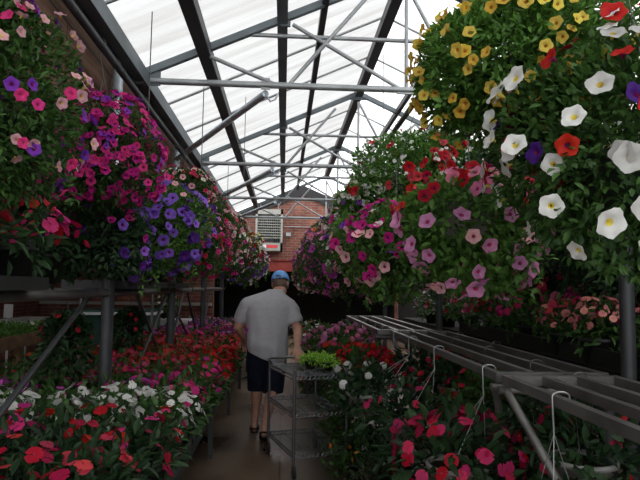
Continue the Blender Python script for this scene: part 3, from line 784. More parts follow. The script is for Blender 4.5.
# far right row: red and white flowering plants beside the doorway end
for i, (x, y, z, cols, lab) in enumerate(((.42, 8.3, .45, ['red', 'white'], 'red and white flowers right of the man'), (.48, 9.0, .45, ['white', 'pink'], 'white and pink flowers right of man, further back'),
                                          (.55, 8.3, .0, ['red'], 'low red flowers on the floor right of the man'), (.5, 10.0, .45, ['coral', 'white'], 'coral and white flowers near the far doorway'))):
    impatiens(lab, x, y, z, cols, 36, 2600+i, 'mixed flowers at the right of the aisle end', .06, i, 2, i == 0, sc=1.45)
t = thing('low_stand', 'low dark stand under the red and white flowers', 'stand', (.55, 9.2, 0))
b = MB(); b.box((0, 0, .435), (.5, 2.4, .03)); b.build('stand_top', M['dark_steel'], t)
for sx in (-.2, .2):
    for sy in (-1.1, 1.1):
        b = MB(); b.box((sx, sy, .21), (.04, .04, .42)); b.build('leg', M['dark_steel'], t)

# ------------------------------------------------------------------ right upper shelf with trays
t = thing('tray_shelf', 'dark shelf behind the bare rails carrying flower trays', 'shelf', (2.25, 5.4, 0))
b = MB(); b.box((0, 0, 1.06), (1.0, 6.0, .04)); b.build('shelf_board', M['dark_board'], t)
for sx in (-.44, .44):
    for sy in (-2.8, 0, 2.8):
        b = MB(); b.box((sx, sy, .52), (.05, .05, 1.04)); b.build('leg', M['dark_steel'], t)
shelf_r = [(1.84, 3.30, ['salmon'], 44, .055, .95, 'salmon pink impatiens in a tray behind the bare rails, right one', 0), (1.84, 3.68, ['salmon', 'coral'], 44, .055, .95, 'salmon pink impatiens in a tray behind the bare rails, left one', 0),
           (2.16, 3.2, ['coral', 'salmon'], 34, .05, .9, 'coral impatiens beside the right post', 0),
           (2.12, 4.0, ['hot_pink', 'pink'], 34, .075, 1.3, 'hot pink geranium standing behind the salmon impatiens', 1), (2.5, 3.7, ['pink', 'rose'], 30, .075, 1.25, 'pink geranium beside the right edge post', 1),
           (1.93, 4.4, ['rose', 'hot_pink'], 34, .07, 1.3, 'rose pink geranium left of the salmon impatiens', 1), (2.4, 4.5, ['pink', 'coral'], 12, .07, 1.3, 'pink and coral geranium at the back of tray shelf', 1),
           (1.9, 5.1, ['red', 'coral'], 50, .055, 1.2, 'red and coral impatiens under the pink petunia basket', 0), (1.88, 5.8, ['magenta', 'pink', 'red'], 54, .055, 1.2, 'mixed magenta and pink plant on tray shelf by post', 0),
           (1.86, 6.5, ['pink', 'red'], 26, .055, 1.2, 'pink and red plant on tray shelf behind the post', 0), (2.3, 5.6, ['coral', 'pink'], 26, .055, 1.2, 'coral pink plant at the back of tray shelf', 0),
           (1.88, 7.2, ['pink', 'white'], 26, .055, 1.2, 'pink and white plant furthest along the tray shelf', 0)]
for i, (x, y, cols, n, sz, sc, lab, kd) in enumerate(shelf_r):
    impatiens(lab, x, y, 1.08+(.0), cols, n, 2700+i, 'plants on the right tray shelf', sz, i, 2, i < 8, sc=sc, kind='cluster' if kd else 'impatiens', pot=potF, thr='rosy')
b = MB(); b.box((1.775, 4.2, 1.13), (.02, 3.1, .10)); b.box((2.1, 2.62, 1.13), (.66, .02, .10))
tag(b.build('tray_edging', [M['pot']]), 'black tray edge in front of the salmon impatiens', 'tray')

# ------------------------------------------------------------------ hanging baskets
G_L, G_R, G_B = 'hanging baskets along the left rail', 'hanging baskets along the right rail', 'hanging baskets in the back right row'

P_, I_, C_ = 'petunia', 'impatiens', 'cluster'
basket('large basket of pale pink and purple million bells, nearest on left', 'hanging basket', -1.12, 2.12, 2.14, .29, .55, .36,
       [(P_, 'pale_pink', 'lemon', 64, .042, -.6, .95), (P_, 'purple', 'dark', 50, .042, -.7, .95), (P_, 'hot_pink', 'rosy', 30, .042, -.9, .95)], RL, 1, 'leaf', 4600, .032, .013, 16, .14, G_L)
basket('basket of magenta million bells just below the galvanised post', 'hanging basket', -1.08, 3.40, 2.20, .30, .36, .30,
       [(P_, 'magenta', 'dark', 170, .048, -.9, .98), (P_, 'hot_pink', 'dark', 110, .045, -.6, .98), (P_, 'purple', 'dark', 50, .042, -.2, .98)], RL, 2, 'leaf', 2800, .03, .011, 18, .16, G_L)
basket('violet petunia basket spilling over the left shelf', 'hanging basket', -.95, 4.45, 1.98, .36, .34, .36,
       [(P_, 'violet', 'dark', 125, .07, -.95, .9), (P_, 'deep_violet', 'dark', 14, .07, -.95, .3), (P_, 'pale_pink', 'lemon', 8, .045, .3, .95)], RL, 3, 'leaf_light', 2600, .036, .016, 14, .16, G_L)
basket('crimson trailing basket beside the violet petunias', 'hanging basket', -.88, 5.9, 1.94, .33, .36, .40,
       [(P_, 'crimson', 'dark', 50, .045, -.9, .95), (P_, 'magenta', 'dark', 50, .05, -.95, .5), (P_, 'pink', 'rosy', 30, .045, -.5, .95)], RL, 4, 'leaf', 2000, .034, .014, 14, .16, G_L)
basket('small pink and cream basket high beside the violet petunias', 'hanging basket', -.95, 5.55, 2.38, .28, .22, .2,
       [(P_, 'pale_pink', 'rosy', 30, .05, -.5, .95), (P_, 'rose', 'dark', 22, .05, -.5, .95), (P_, 'cream', 'lemon', 14, .045, -.5, .95)], RL, 5, 'leaf', 1500, .034, .014, 8, .1, G_L)
basket('salmon and white basket in mid distance on left rail', 'hanging basket', -.90, 7.1, 2.2, .36, .34, .42,
       [(P_, 'white', 'lemon', 40, .05, -.8, .95), (P_, 'pale_pink', 'rosy', 46, .06, -.5, .95), (P_, 'coral', 'rosy', 40, .05, -.6, .95)], RL, 6, 'leaf', 1800, .036, .016, 10, .15, G_L, single=False)
basket('pink striped basket further along the left rail', 'hanging basket', -.84, 8.2, 2.2, .34, .34, .44,
       [(P_, 'pale_pink', 'rosy', 50, .065, -.8, .95), (P_, 'white', 'lemon', 40, .06, -.8, .95), (P_, 'magenta', 'rosy', 30, .06, -.95, -.1)], RL, 7, 'leaf', 1500, .04, .018, 10, .15, G_L, single=False)
basket('yellow and red basket further along the left rail', 'hanging basket', -.84, 9.4, 2.12, .36, .36, .40,
       [(P_, 'yellow', 'lemon', 34, .055, -.2, .95), (P_, 'red', 'dark', 40, .06, -.6, .95), (P_, 'white', 'lemon', 40, .055, -.9, .3)], RL, 8, 'leaf', 1500, .045, .02, 10, .15, G_L, single=False)
basket('violet and white basket left of the man', 'hanging basket', -.74, 10.6, 2.0, .38, .34, .42,
       [(P_, 'violet', 'dark', 44, .07, -.9, .8), (P_, 'white', 'lemon', 40, .065, -.9, .9), (P_, 'pink', 'rosy', 26, .065, -.2, .95)], RL, 9, 'leaf', 1500, .045, .02, 10, .15, G_L, single=False)
basket('white and pink basket last on the left rail', 'hanging basket', -.74, 12.0, 2.0, .42, .36, .42,
       [(P_, 'white', 'lemon', 60, .07, -.9, .9), (P_, 'pale_pink', 'rosy', 40, .07, -.9, .9), (P_, 'coral', 'rosy', 16, .07, -.9, .9)], RL, 10, 'leaf', 1400, .05, .024, 8, .15, G_L, single=False)

basket('dark leafy basket with few purple petunias before the thick post', 'hanging basket', -1.17, 3.72, 1.80, .32, .26, .26,
       [(P_, 'deep_violet', 'dark', 12, .06, -.9, .6), (P_, 'violet', 'dark', 8, .06, -.9, .4), (P_, 'magenta', 'dark', 6, .05, -.2, .9)], RL, 11, 'leaf_dark', 1800, .042, .02, 10, .12, G_L)
basket('yellow million bells basket at the top right', 'hanging basket', .84, 2.06, 2.33, .34, .30, .28,
       [(P_, 'yellow', 'yellow', 105, .040, -.7, .9), (P_, 'dull_yellow', 'yellow', 50, .038, -.9, .5)], RR, 21, 'leaf_light', 5600, .034, .013, 20, .16, G_R)
basket('white petunia basket with red and purple blooms, nearest on right', 'hanging basket', 1.05, 1.68, 1.93, .35, .34, .32,
       [(P_, 'white', 'lemon', 70, .062, -.75, .9), (P_, 'red', 'dark', 24, .062, -.2, .95), (P_, 'deep_violet', 'dark', 6, .055, -.6, .3)], RR, 22, 'leaf', 3600, .032, .014, 10, .10, G_R)
basket('red and pink petunia basket over a pale pot, trailing mauve blooms', 'hanging basket', .92, 2.88, 1.86, .36, .22, .38,
       [(P_, 'red', 'dark', 18, .068, .1, .95), (P_, 'pink', 'rosy', 14, .068, .1, .95), (P_, 'light_violet_pink', 'rosy', 26, .074, -.95, 0.), (P_, 'pale_pink', 'rosy', 6, .07, -.95, .3)], RR, 23, 'leaf_light', 2200, .042, .022, 12, .16, G_R, 'pot_grey', .17, potdz=.06)
basket('bushy basket of red verbena and tiny white flowers, high right', 'hanging basket', 1.20, 4.7, 2.44, .47, .34, .34,
       [(P_, 'red', 'dark', 26, .075, -.7, .9), (P_, 'coral', 'rosy', 14, .07, -.5, .9), (I_, 'white', 'lemon', 120, .03, -.7, .95)], RB, 24, 'leaf_light', 5200, .040, .018, 12, .16, G_R)
basket('magenta petunia basket with pale pink blooms below the red verbena', 'hanging basket', .80, 4.1, 1.83, .40, .28, .36,
       [(P_, 'magenta', 'dark', 44, .075, -.6, .95), (P_, 'pale_pink', 'rosy', 20, .075, -.95, .2), (P_, 'white', 'lemon', 10, .06, -.7, .95), (P_, 'purple', 'dark', 12, .06, -.7, .5)], RR, 25, 'leaf_light', 2200, .042, .02, 14, .16, G_R)
basket('white flowered basket between the magenta petunias and red verbena', 'hanging basket', .72, 4.78, 2.18, .31, .24, .28,
       [(P_, 'white', 'lemon', 96, .05, -.7, .98), (P_, 'purple', 'dark', 20, .05, -.9, .1)], RR, 26, 'leaf_light', 2000, .038, .017, 12, .15, G_R)
basket('orchid pink petunia basket nearest the aisle on the right', 'hanging basket', .66, 5.7, 1.80, .38, .32, .36,
       [(P_, 'orchid', 'dark', 46, .07, -.9, .9), (P_, 'pink', 'rosy', 36, .065, -.9, .9), (P_, 'white', 'lemon', 12, .06, -.9, .9)], RR, 27, 'leaf', 2000, .04, .018, 12, .15, G_R)
basket('purple and white basket above the orchid petunias', 'hanging basket', .84, 7.0, 2.2, .40, .34, .36,
       [(P_, 'purple', 'dark', 50, .06, -.9, .8), (P_, 'white', 'lemon', 50, .055, -.4, .95), (P_, 'pale_pink', 'rosy', 24, .06, -.5, .95)], RR, 28, 'leaf', 1700, .042, .019, 10, .15, G_R, single=False)
basket('pink and cream basket low beside the aisle in mid distance', 'hanging basket', .60, 7.4, 1.80, .38, .34, .38,
       [(P_, 'pink', 'rosy', 50, .065, -.9, .9), (P_, 'cream', 'lemon', 20, .06, -.9, .9), (P_, 'orchid', 'dark', 40, .065, -.9, .9)], RR, 29, 'leaf', 1500, .045, .02, 10, .15, G_R, single=False)
basket('lavender basket with orange blooms further along right rail', 'hanging basket', .72, 8.9, 2.15, .42, .34, .40,
       [(P_, 'light_violet_pink', 'dark', 50, .065, -.9, .9), (P_, 'orange', 'dark', 14, .06, -.2, .95), (P_, 'purple', 'dark', 40, .06, -.9, .7)], RR, 30, 'leaf', 1500, .05, .022, 10, .15, G_R, single=False)
basket('pale pink basket right of the far doorway', 'hanging basket', .60, 9.9, 1.88, .40, .36, .40,
       [(P_, 'pale_pink', 'rosy', 60, .065, -.9, .9), (P_, 'white', 'lemon', 30, .06, -.9, .9), (P_, 'crimson', 'dark', 16, .06, -.9, .9)], RR, 31, 'leaf', 1400, .05, .022, 8, .15, G_R, single=False)
basket('white and rose basket last on the right rail', 'hanging basket', .70, 11.6, 2.0, .45, .40, .42,
       [(P_, 'white', 'lemon', 50, .07, -.9, .9), (P_, 'rose', 'dark', 36, .07, -.9, .9), (P_, 'yellow', 'lemon', 12, .06, -.9, .4)], RR, 32, 'leaf', 1400, .055, .025, 8, .15, G_R, single=False)
for i, (x, y, z, sp, lab) in enumerate(((1.75, 3.2, 2.15, [(P_, 'rose', 'dark', 12, .06, -.9, .9)], 'dark leafy basket with few rose blooms behind the white petunias'),
                                       (1.62, 3.9, 2.2, [(P_, 'white', 'lemon', 18, .05, -.4, .9), (P_, 'coral', 'rosy', 10, .06, -.4, .9)], 'leafy basket with white and coral blooms in the back row'),
                                       (1.7, 5.3, 1.95, [(P_, 'magenta', 'dark', 20, .06, -.9, .9)], 'leafy basket with magenta blooms in the back row'),
                                       (1.6, 6.6, 2.1, [(P_, 'red', 'dark', 30, .06, -.9, .9), (P_, 'white', 'lemon', 20, .05, -.9, .9)], 'leafy basket with red and white blooms in the back row'),
                                       (2.4, 4.4, 2.2, [(P_, 'pink', 'rosy', 20, .06, -.9, .9)], 'leafy basket with pink blooms against the right wall'),
                                       (2.3, 3.7, 1.75, [(P_, 'crimson', 'dark', 10, .06, -.9, .9)], 'low dark basket with crimson blooms over the tray shelf'),
                                       (2.2, 5.0, 1.72, [(P_, 'rose', 'dark', 10, .06, -.9, .9)], 'low dark basket with rose blooms further along tray shelf'))):
    basket(lab, 'hanging basket', x, y, z, .42, .32, .38, sp, RB, 40+i, 'leaf_dark', 1700, .05, .022, 10, .18, G_B, single=i < 2)

# ------------------------------------------------------------------ wall heater at the far end
t = thing('wall_mounted_heater', 'grey louvred unit heater on the far brick wall', 'heater', (-.42, WY-.26, 2.50))
W_, H_, D_ = .76, 1.16, .42
b = MB()
b.box((-W_/2+.03, 0, H_/2), (.06, D_, H_)); b.box((W_/2-.03, 0, H_/2), (.06, D_, H_)); b.box((0, 0, H_-.07), (W_, D_, .14)); b.box((0, 0, .11), (W_, D_, .22)); b.box((0, D_/2-.02, H_/2), (W_, .04, H_))
b.build('casing', M['heater'], t)
b = MB()
for z in np.arange(.36, 1.02, .075): b.box((0, -D_/2+.03, z), (W_-.12, .05, .014), Matrix.Rotation(.5, 3, 'X'))
b.build('louvres', M['heater'], t)
b = MB()
for x in np.arange(-.29, .3, .058): b.tube([(x, .02, .24), (x, .02, 1.0)], .012, 6)
b.build('heat_exchanger', M['galv'], t)
b = MB(); b.box((0, .12, .62), (W_-.12, .02, .80)); b.build('back_plate', M['heater_in'], t)
b = MB(); b.box((.09, -D_/2-.004, .12), (.30, .006, .085), mi=0); b.box((-.11, -D_/2-.004, .12), (.08, .006, .085), mi=1); b.build('sticker', [M['sticker_red'], M['white_panel']], t)
b = MB(); pass
for sx in (-.25, .25):
    b = MB(); b.tube([(sx, 0, H_-.01), (sx, 0, H_+.2), (sx, .24, H_+.2)], .014, 8); b.build('bracket', M['steel'], t)
b = MB(); b.tube([(-.98, WY-.045, 3.1), (-.98, WY-.045, 2.72), (-.85, WY-.045, 2.72)], .014, 8); b.tube([(0.0, WY-.045, 3.22), (1.5, WY-.045, 3.22)], .012, 8); b.box((.12, WY-.045, 3.0), (.14, .06, .10))
tag(b.build('conduit', [M['galv']]), 'grey conduit and junction box on the far brick wall', 'conduit')

# ------------------------------------------------------------------ shopping cart
CX, CY, CR = .215, 5.13, math.radians(16.3)
cart = thing('wire_cart', 'three tier chrome wire cart in the aisle behind man', 'cart', (CX, CY, 0), CR)
cw, cl = .225, .385
for sx in (-1, 1):
    for sy in (-1, 1):
        b = MB(); b.tube([(sx*cw, sy*cl, .09), (sx*cw, sy*cl, .835)], .0125, 10)
        for z in np.arange(.12, .82, .025): b.tube([(sx*cw, sy*cl, z), (sx*cw, sy*cl, z+.004)], .0138, 10)
        p = b.build('pole', M['pole'], cart)
        c = MB(); c.box((sx*cw, sy*cl, .085), (.03, .022, .02)); c.box((sx*cw-.013, sy*cl-.012, .055), (.004, .03, .06)); c.box((sx*cw+.013, sy*cl-.012, .055), (.004, .03, .06))
        cs = c.build('caster', M['chrome'], cart)
        w = MB(); w.tube([(sx*cw-.010, sy*cl-.014, .042), (sx*cw+.010, sy*cl-.014, .042)], .042, 18); w.build('wheel', M['rubber'], cs)
for zi, z in enumerate((.165, .48, .775)):
    b = MB()
    for s_ in (-1, 1):
        for dz_ in (-.016, .016):
            b.tube([(s_*cw, -cl, z+dz_), (s_*cw, cl, z+dz_)], .0045, 6); b.tube([(-cw, s_*cl, z+dz_), (cw, s_*cl, z+dz_)], .0045, 6)
        for j in range(22):
            y = -cl+2*cl*(j+.5)/22; b.tube([(s_*cw, y-.014, z-.016), (s_*cw, y+.014, z+.016)], .003, 5)
        for j in range(12):
            x = -cw+2*cw*(j+.5)/12; b.tube([(x-.012, s_*cl, z-.016), (x+.012, s_*cl, z+.016)], .003, 5)
    for j in range(1, 24):
        y = -cl+2*cl*j/24; b.tube([(-cw, y, z+.018), (cw, y, z+.018)], .0018, 5)
    for x in (-.1, .1): b.tube([(x, -cl, z+.012), (x, cl, z+.012)], .0035, 6)
    b.build('wire_shelf', M['chrome'], cart)
b = MB(); b.tube([(-cw, cl-.10, .80), (-cw, cl, .82), (-cw, cl+.035, .835), (-cw+.03, cl+.055, .84), (cw-.03, cl+.055, .84), (cw, cl+.035, .835), (cw, cl, .82), (cw, cl-.10, .80)], .011, 10); b.build('handle', M['chrome'], cart)
RC = Matrix.Rotation(CR, 3, 'Z')
for i, (lx, ly, s_) in enumerate(((.03, -.02, .95), (.14, -.17, .95), (.15, .08, .9))):
    p = RC @ Vector((lx, ly, 0)); z = .796
    root = thing('potted_greens', ['lime green leafy plant on the cart, leftmost of three', 'lime green leafy plant at the front right of the cart top', 'lime green leafy plant at the right back of the cart top'][i],
                 'potted plant', (CX+p.x, CY+p.y, z), i*1.3, 'lime green plants on the cart')
    link('pot', pot_mesh('pot', .052*s_, .07*s_, M['pot']), root)
    md = Mound(.085*s_, .055*s_, .03*s_, 300+i, .3, 2)
    link('foliage', foliage('foliage', md, 150, .045, .02, M['leaf_lime'], 0, 0, .6), root, (0, 0, .075*s_))

# ------------------------------------------------------------------ the man
def cap_rings(p0, r0, p1, r1, n=16, e=(1, 1)):
    p0, p1 = Vector(p0), Vector(p1); d = (p1-p0); L = d.length; d.normalize()
    ref = Vector((0, 1, 0)) if abs(d.y) < .85 else Vector((1, 0, 0))
    a = d.cross(ref).normalized(); c = d.cross(a)
    rings = []
    def ring(p, r): rings.append([p + (a*math.cos(2*PI*k/n)*e[0] + c*math.sin(2*PI*k/n)*e[1])*r for k in range(n)])
    for q in (80, 55, 28): ring(p0-d*r0*math.sin(math.radians(q)), r0*math.cos(math.radians(q)))
    ring(p0, r0); ring(p0.lerp(p1, .5), (r0+r1)/2); ring(p1, r1)
    for q in (28, 55, 80): ring(p1+d*r1*math.sin(math.radians(q)), r1*math.cos(math.radians(q)))
    return rings
def limb(b, pts):
    for (p0, r0), (p1, r1) in zip(pts, pts[1:]): b.loft(cap_rings(p0, r0, p1, r1))
def ell(b, c, r, rot=None, n=20):
    c = Vector(c); rings = []
    for i in range(1, 12):
        t = PI*i/12
        q = [Vector((r[0]*math.sin(t)*math.cos(2*PI*k/n), r[1]*math.sin(t)*math.sin(2*PI*k/n), -r[2]*math.cos(t))) for k in range(n)]
        if rot is not None: q = [rot @ v for v in q]
        rings.append([c+v for v in q])
    b.loft(rings)
def body_loft(b, secs, n=28):
    """secs: (cx, cy, z, rx, ry) superellipse sections"""
    rings = []
    for cx, cy, z, rx, ry in secs:
        q = []
        for k in range(n):
            a = 2*PI*k/n; c_, s_ = math.cos(a), math.sin(a)
            q.append(Vector((cx+rx*math.copysign(abs(c_)**.85, c_), cy+ry*math.copysign(abs(s_)**.85, s_), z)))
        rings.append(q)
    b.loft(rings)
def remeshed(b, name, m, parent, vox=.008, smooth=6, cut=None):
    me = b.mesh(name, [m])
    o = bpy.data.objects.new(name, me); COL.objects.link(o)
    r = o.modifiers.new('r', 'REMESH'); r.mode = 'VOXEL'; r.voxel_size = vox; r.use_smooth_shade = True
    s_ = o.modifiers.new('s', 'SMOOTH'); s_.iterations = smooth; s_.factor = .5
    dg = bpy.context.evaluated_depsgraph_get()
    nm = bpy.data.meshes.new_from_object(o.evaluated_get(dg)); nm.name = name
    o.modifiers.clear(); o.data = nm; bpy.data.meshes.remove(me)
    if not nm.materials: nm.materials.append(m)
    nm.polygons.foreach_set('use_smooth', [True]*len(nm.polygons)); nm.update()
    if cut: cut(nm)
    o.parent = parent
    return o

# local frame: +Y is where he walks (away from the camera)
MX, MY = -.14, 6.0
man = thing('person', 'man in grey t-shirt, navy shorts and blue cap walking away, pulling cart', 'person', (MX, MY, 0))
HT = Matrix.Rotation(math.radians(-24), 3, 'X') @ Matrix.Rotation(math.radians(-12), 3, 'Z')
HC = Vector((.110, .165, 1.540))
def H(v): return HC + HT @ Vector(v)
RS, RE, RWp = Vector((.225, .02, 1.295)), Vector((.300, -.11, 1.06)), Vector((.287, -.325, .908))
LS, LE, LWp = Vector((-.225, .03, 1.315)), Vector((-.315, .07, 1.08)), Vector((-.265, .26, .945))
LH, LK, LA = Vector((-.10, 0, .90)), Vector((-.105, .17, .50)), Vector((-.13, .20, .10))
RH, RK, RA = Vector((.09, 0, .90)), Vector((.06, .05, .49)), Vector((-.015, -.19, .13))
b = MB()
body_loft(b, [(0, -.0, .80, .15, .12), (0, 0, .90, .175, .135), (0, .01, 1.02, .17, .135), (.005, .01, 1.15, .185, .13), (.01, .02, 1.28, .20, .125), (.02, .04, 1.37, .17, .11), (.05, .07, 1.43, .09, .08)])
limb(b, [(Vector((.04, .06, 1.38)), .075), (H((0, -.02, -.10)), .066), (H((0, -.01, -.03)), .06)])
ell(b, HC, (.080, .100, .118), HT); ell(b, H((0, .035, -.075)), (.062, .062, .06), HT)
ell(b, H((0, .105, -.02)), (.014, .020, .026), HT)
for s_ in (-1, 1): ell(b, H((s_*.082, -.005, -.015)), (.010, .022, .034), HT)
for S, E, Wp in ((RS, RE, RWp), (LS, LE, LWp)):
    limb(b, [(S, .056), (S.lerp(E, .5), .054), (E, .046), (E.lerp(Wp, .3), .047), (Wp, .030)])
for Hp, K, A in ((LH, LK, LA), (RH, RK, RA)):
    limb(b, [(Hp, .098), (Hp.lerp(K, .5), .082), (K, .060), (K.lerp(A, .3)+Vector((0, -.012, 0)), .061), (K.lerp(A, .65), .045), (A, .036)])
# feet
def foot(A, pitch, yaw=0.):
    R_ = Matrix.Rotation(yaw, 3, 'Z') @ Matrix.Rotation(pitch, 3, 'X')
    f = lambda v: A + R_ @ Vector(v)
    limb(b, [(A, .036), (f((0, -.035, -.062)), .033)]); limb(b, [(A, .036), (f((0, .06, -.055)), .034), (f((0, .13, -.072)), .024)])
    for k in range(5): limb(b, [(f((-.028+.014*k, .13, -.075)), .012), (f((-.030+.015*k, .165-.006*abs(k-1.5), -.080)), .010)])
    return f
fL = foot(LA, 0.0); fR = foot(RA, math.radians(-22))
# hands: palm, four bent fingers, thumb
def hand(Wp, fwd, palm_n, side, curl):
    fwd = Vector(fwd).normalized(); pn = Vector(palm_n); pn = (pn-fwd*pn.dot(fwd)).normalized(); sd_ = fwd.cross(pn)*side
    base = Wp+fwd*.085
    for k in range(4):
        o_ = (k-1.5)*.0245
        limb(b, [(Wp+sd_*o_*.4, .022), (base+sd_*o_, .0135)])
        p = base+sd_*o_; ln = (.042, .048, .045, .035)[k]; a = .25
        d = fwd.copy()
        for j, r in enumerate((.0090, .0085, .0078)):
            a = curl*(j+.6)
            d = (fwd*math.cos(a)+pn*math.sin(a)).normalized(); q = p+d*ln*(1, .68, .55)[j]
            limb(b, [(p, r+.0005), (q, r)]); p = q
    p = Wp+fwd*.03-sd_*.026
    q = p+(fwd*.6-sd_*.65+pn*.35).normalized()*.045; r_ = q+(fwd*.8-sd_*.1+pn*.55).normalized()*.032
    limb(b, [(Wp+fwd*.02, .018), (p, .0145), (q, .0115), (r_, .0095)])
hand(RWp, (.0, -.9, -.30), (0, .3, -1), -1, .50)
hand(LWp, (.10, .55, -.45), (.3, -.2, -1), -1, .55)
body = remeshed(b, 'body', M['skin'], man, .005, 3)
# shirt
b = MB()
body_loft(b, [(.02, -.03, .735, .155, .10), (.01, -.01, .80, .19, .145), (-.01, 0, .90, .215, .175), (-.005, .0, 1.0, .212, .178), (0, .0, 1.12, .215, .168), (.0, .005, 1.22, .228, .155), (.005, .015, 1.30, .226, .142), (.015, .03, 1.36, .195, .125), (.035, .05, 1.41, .145, .105), (.055, .07, 1.45, .098, .088), (.065, .08, 1.475, .078, .075)])
for S, E, f_ in ((RS, RE, .64), (LS, LE, .64)):
    p1 = S.lerp(E, f_)
    limb(b, [(Vector((.05+S.x*.1, .06, 1.40)), .075), (S+Vector((-.008*math.copysign(1, S.x), 0, -.005)), .084), (S.lerp(E, .35), .082), (p1, .080)])
def shirt_cut(me):
    """slanted hem (the photo's shirt tail hangs lower on his right), flat sleeve ends, soft drape folds"""
    import bmesh
    bm = bmesh.new(); bm.from_mesh(me)
    bmesh.ops.bisect_plane(bm, geom=bm.verts[:]+bm.edges[:]+bm.faces[:], plane_co=(0, 0, .765), plane_no=(.42, 0, 1), clear_inner=True)
    for S, E, f_ in ((RS, RE, .74), (LS, LE, .74)):
        pc = S.lerp(E, f_); no = (E-S).normalized()
        gv = [v for v in bm.verts if (v.co-pc).length < .17 and abs(v.co.x) > .2]
        vs = set(gv); gf = [f for f in bm.faces if all(v in vs for v in f.verts)]; ge = [e for e in bm.edges if all(v in vs for v in e.verts)]
        bmesh.ops.bisect_plane(bm, geom=gv+ge+gf, plane_co=pc, plane_no=no, clear_outer=True)
    for v in bm.verts:
        x, y, z = v.co
        if abs(x) < .26:
            k = max(0, min(1, (1.30-z)/.5))
            v.co.y += -.010*k*math.sin(x*46+2.2*math.sin(z*5)) * (1 if y < 0 else -1)
            v.co.y += -.006*math.sin(z*30+x*14)*max(0, 1-abs(z-.92)/.2)
        elif x > .2:
            v.co.x += .005*math.sin(z*55+v.co.y*20)
    bm.normal_update(); bm.to_mesh(me); bm.free(); me.update()
sh = remeshed(b, 't_shirt', M['shirt'], man, .010, 6, shirt_cut)
so = sh.modifiers.new('thick', 'SOLIDIFY'); so.thickness = .004; so.offset = -1
# shorts
b = MB()
body_loft(b, [(0, 0, .80, .165, .135), (0, 0, .90, .188, .150), (0, 0, .98, .18, .145)])
for Hp, K in ((LH, LK), (RH, RK)):
    limb(b, [(Hp, .115), (Hp.lerp(K, .55), .112), (Hp.lerp(K, 1.0), .110), (Hp.lerp(K, 1.18), .106)])
def shorts_cut(me):
    import bmesh
    bm = bmesh.new(); bm.from_mesh(me)
    bmesh.ops.bisect_plane(bm, geom=bm.verts[:]+bm.edges[:]+bm.faces[:], plane_co=(0, 0, .425), plane_no=(0, 0, 1), clear_inner=True)
    for v in bm.verts:
        v.co.y += .004*math.sin(v.co.z*40+v.co.x*30)
    bm.normal_update(); bm.to_mesh(me); bm.free(); me.update()
st = remeshed(b, 'shorts', M['shorts'], man, .010, 5, shorts_cut)
so = st.modifiers.new('thick', 'SOLIDIFY'); so.thickness = .004; so.offset = -1
# hair: short band below the cap at the back and sides
b = MB(); rings = []
for z, k in ((.03, 1.035), (.0, 1.045), (-.03, 1.045), (-.055, 1.04), (-.072, 1.01)):
    q = []; c_ = math.sqrt(max(0, 1-(z/.118)**2))
    for j in range(25):
        a = PI*1.03+ (PI*.94)*j/24
        a = PI + .12 + (PI-.24)*j/24
        q.append(H((.081*c_*k*math.cos(a), .101*c_*k*math.sin(a), z)))
    rings.append(q)
n_ = 25; vs = [v for q in rings for v in q]
b.add(vs, [(i*n_+j, i*n_+j+1, (i+1)*n_+j+1, (i+1)*n_+j) for i in range(4) for j in range(n_-1)], 0, True)
hr = b.build('hair', M['hair'], man); so = hr.modifiers.new('t', 'SOLIDIFY'); so.thickness = .008; so.offset = 1
# cap
b = MB(); rings = []
for i in range(9):
    t_ = i/8*PI/2; z = .018+.112*math.sin(t_); k = max(.02, math.cos(t_)**.75)
    q = []
    for j in range(28):
        a = 2*PI*j/28; r_ = k
        zz_ = z
        if i == 0 and abs(a-1.5*PI) < .42: zz_ = z+.030*math.cos((a-1.5*PI)/.42*PI/2)     # strap opening at the back
        q.append(H((.0925*r_*math.cos(a), .112*r_*math.sin(a), zz_)))
    rings.append(q)
b.loft(rings, 0, False); b.add([rings[-1][j] for j in range(28)], [tuple(range(28))], 0, True)
cp = b.build('cap', M['cap'], man); so = cp.modifiers.new('t', 'SOLIDIFY'); so.thickness = .004; so.offset = 1
b = MB(); vs = []
for j in range(13):
    a = .25*PI-.08+(.5*PI+.16)*j/12
    vs += [H((.094*math.cos(a), .113*math.sin(a), .018)), H((.100*math.cos(a), .113*math.sin(a)+.075*math.sin((j/12)*PI)**.6, .004-.01*abs(j-6)/6))]
b.add(vs, [(2*j, 2*j+1, 2*j+3, 2*j+2) for j in range(12)], 0, True)
br = b.build('brim', M['cap'], cp); so = br.modifiers.new('t', 'SOLIDIFY'); so.thickness = .004
b = MB(); ell(b, H((0, 0, .131)), (.008, .008, .005), HT, 10); b.build('button', M['cap'], cp)
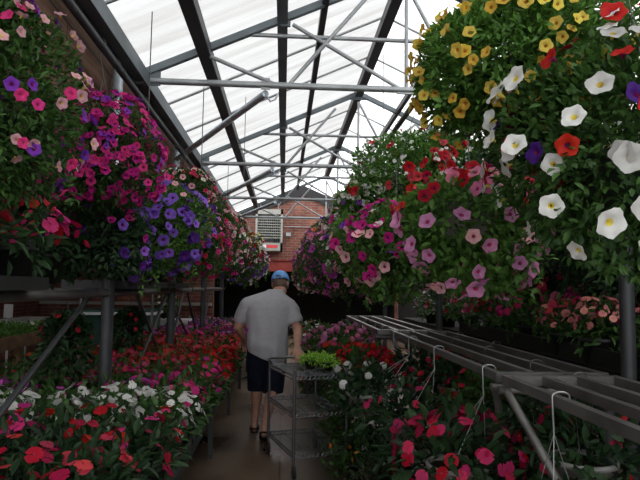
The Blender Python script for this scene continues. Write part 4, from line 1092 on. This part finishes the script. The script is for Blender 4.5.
b = MB(); b.tube([H((.0945*math.cos(a), .1145*math.sin(a), .014)) for a in np.linspace(1.5*PI-.45, 1.5*PI+.45, 9)], .007, 6); b.build('strap', M['cap'], cp)
for s_ in (-1, 1):
    b = MB(); ell(b, H((s_*.032, .088, .006)), (.011, .008, .008), HT, 10); b.build('eye', M['eye'], man)
b = MB(); ell(b, H((0, .094, -.068)), (.024, .007, .007), HT, 10); b.build('mouth', M['lip'], man)
# sandals
for f in (fL, fR):
    b = MB(); rings = []
    for y_, w in ((-.075, .02), (-.05, .036), (0, .038), (.06, .042), (.12, .048), (.165, .042), (.19, .018)):
        rings.append([f((-w, y_, -.094)), f((w, y_, -.094)), f((w, y_, -.108)), f((-w, y_, -.108))])
    b.loft(rings)
    sl = b.build('sandal', M['sandal'], man)
    b = MB()
    for y_ in (.045, .10):
        b.tube([f((.043*math.cos(a), y_, -.092+.062*math.sin(a)*(1 if y_ < .08 else .72))) for a in np.linspace(0, PI, 9)], .010, 6)
    b.tube([f((.040*math.cos(a), -.015-.068*math.sin(a), -.055)) for a in np.linspace(0, PI, 9)], .010, 6)
    b.build('strap', M['sandal'], sl)

# ------------------------------------------------------------------ light, camera
w = bpy.data.worlds.new('overcast'); SC.world = w; w.use_nodes = True
bg = w.node_tree.nodes['Background']; bg.inputs[0].default_value = (.97, .985, 1, 1); bg.inputs[1].default_value = 2.0
cam = bpy.data.cameras.new('camera'); co = bpy.data.objects.new('camera', cam); COL.objects.link(co)
cam.sensor_width = 36; cam.lens = 36*580/640; cam.clip_start = .02; cam.clip_end = 100
co.location = (0, 0, 1.5)
R = Matrix.Rotation(math.radians(-3.57), 4, 'Z') @ Matrix.Rotation(math.radians(90+4.68), 4, 'X') @ Matrix.Rotation(math.radians(.8), 4, 'Z')
co.rotation_euler = R.to_euler()
SC.camera = co
SC.view_settings.view_transform = 'Standard'; SC.view_settings.look = 'None'; SC.view_settings.gamma = 1
SC.view_settings.use_curve_mapping = False; SC.view_settings.exposure = .5
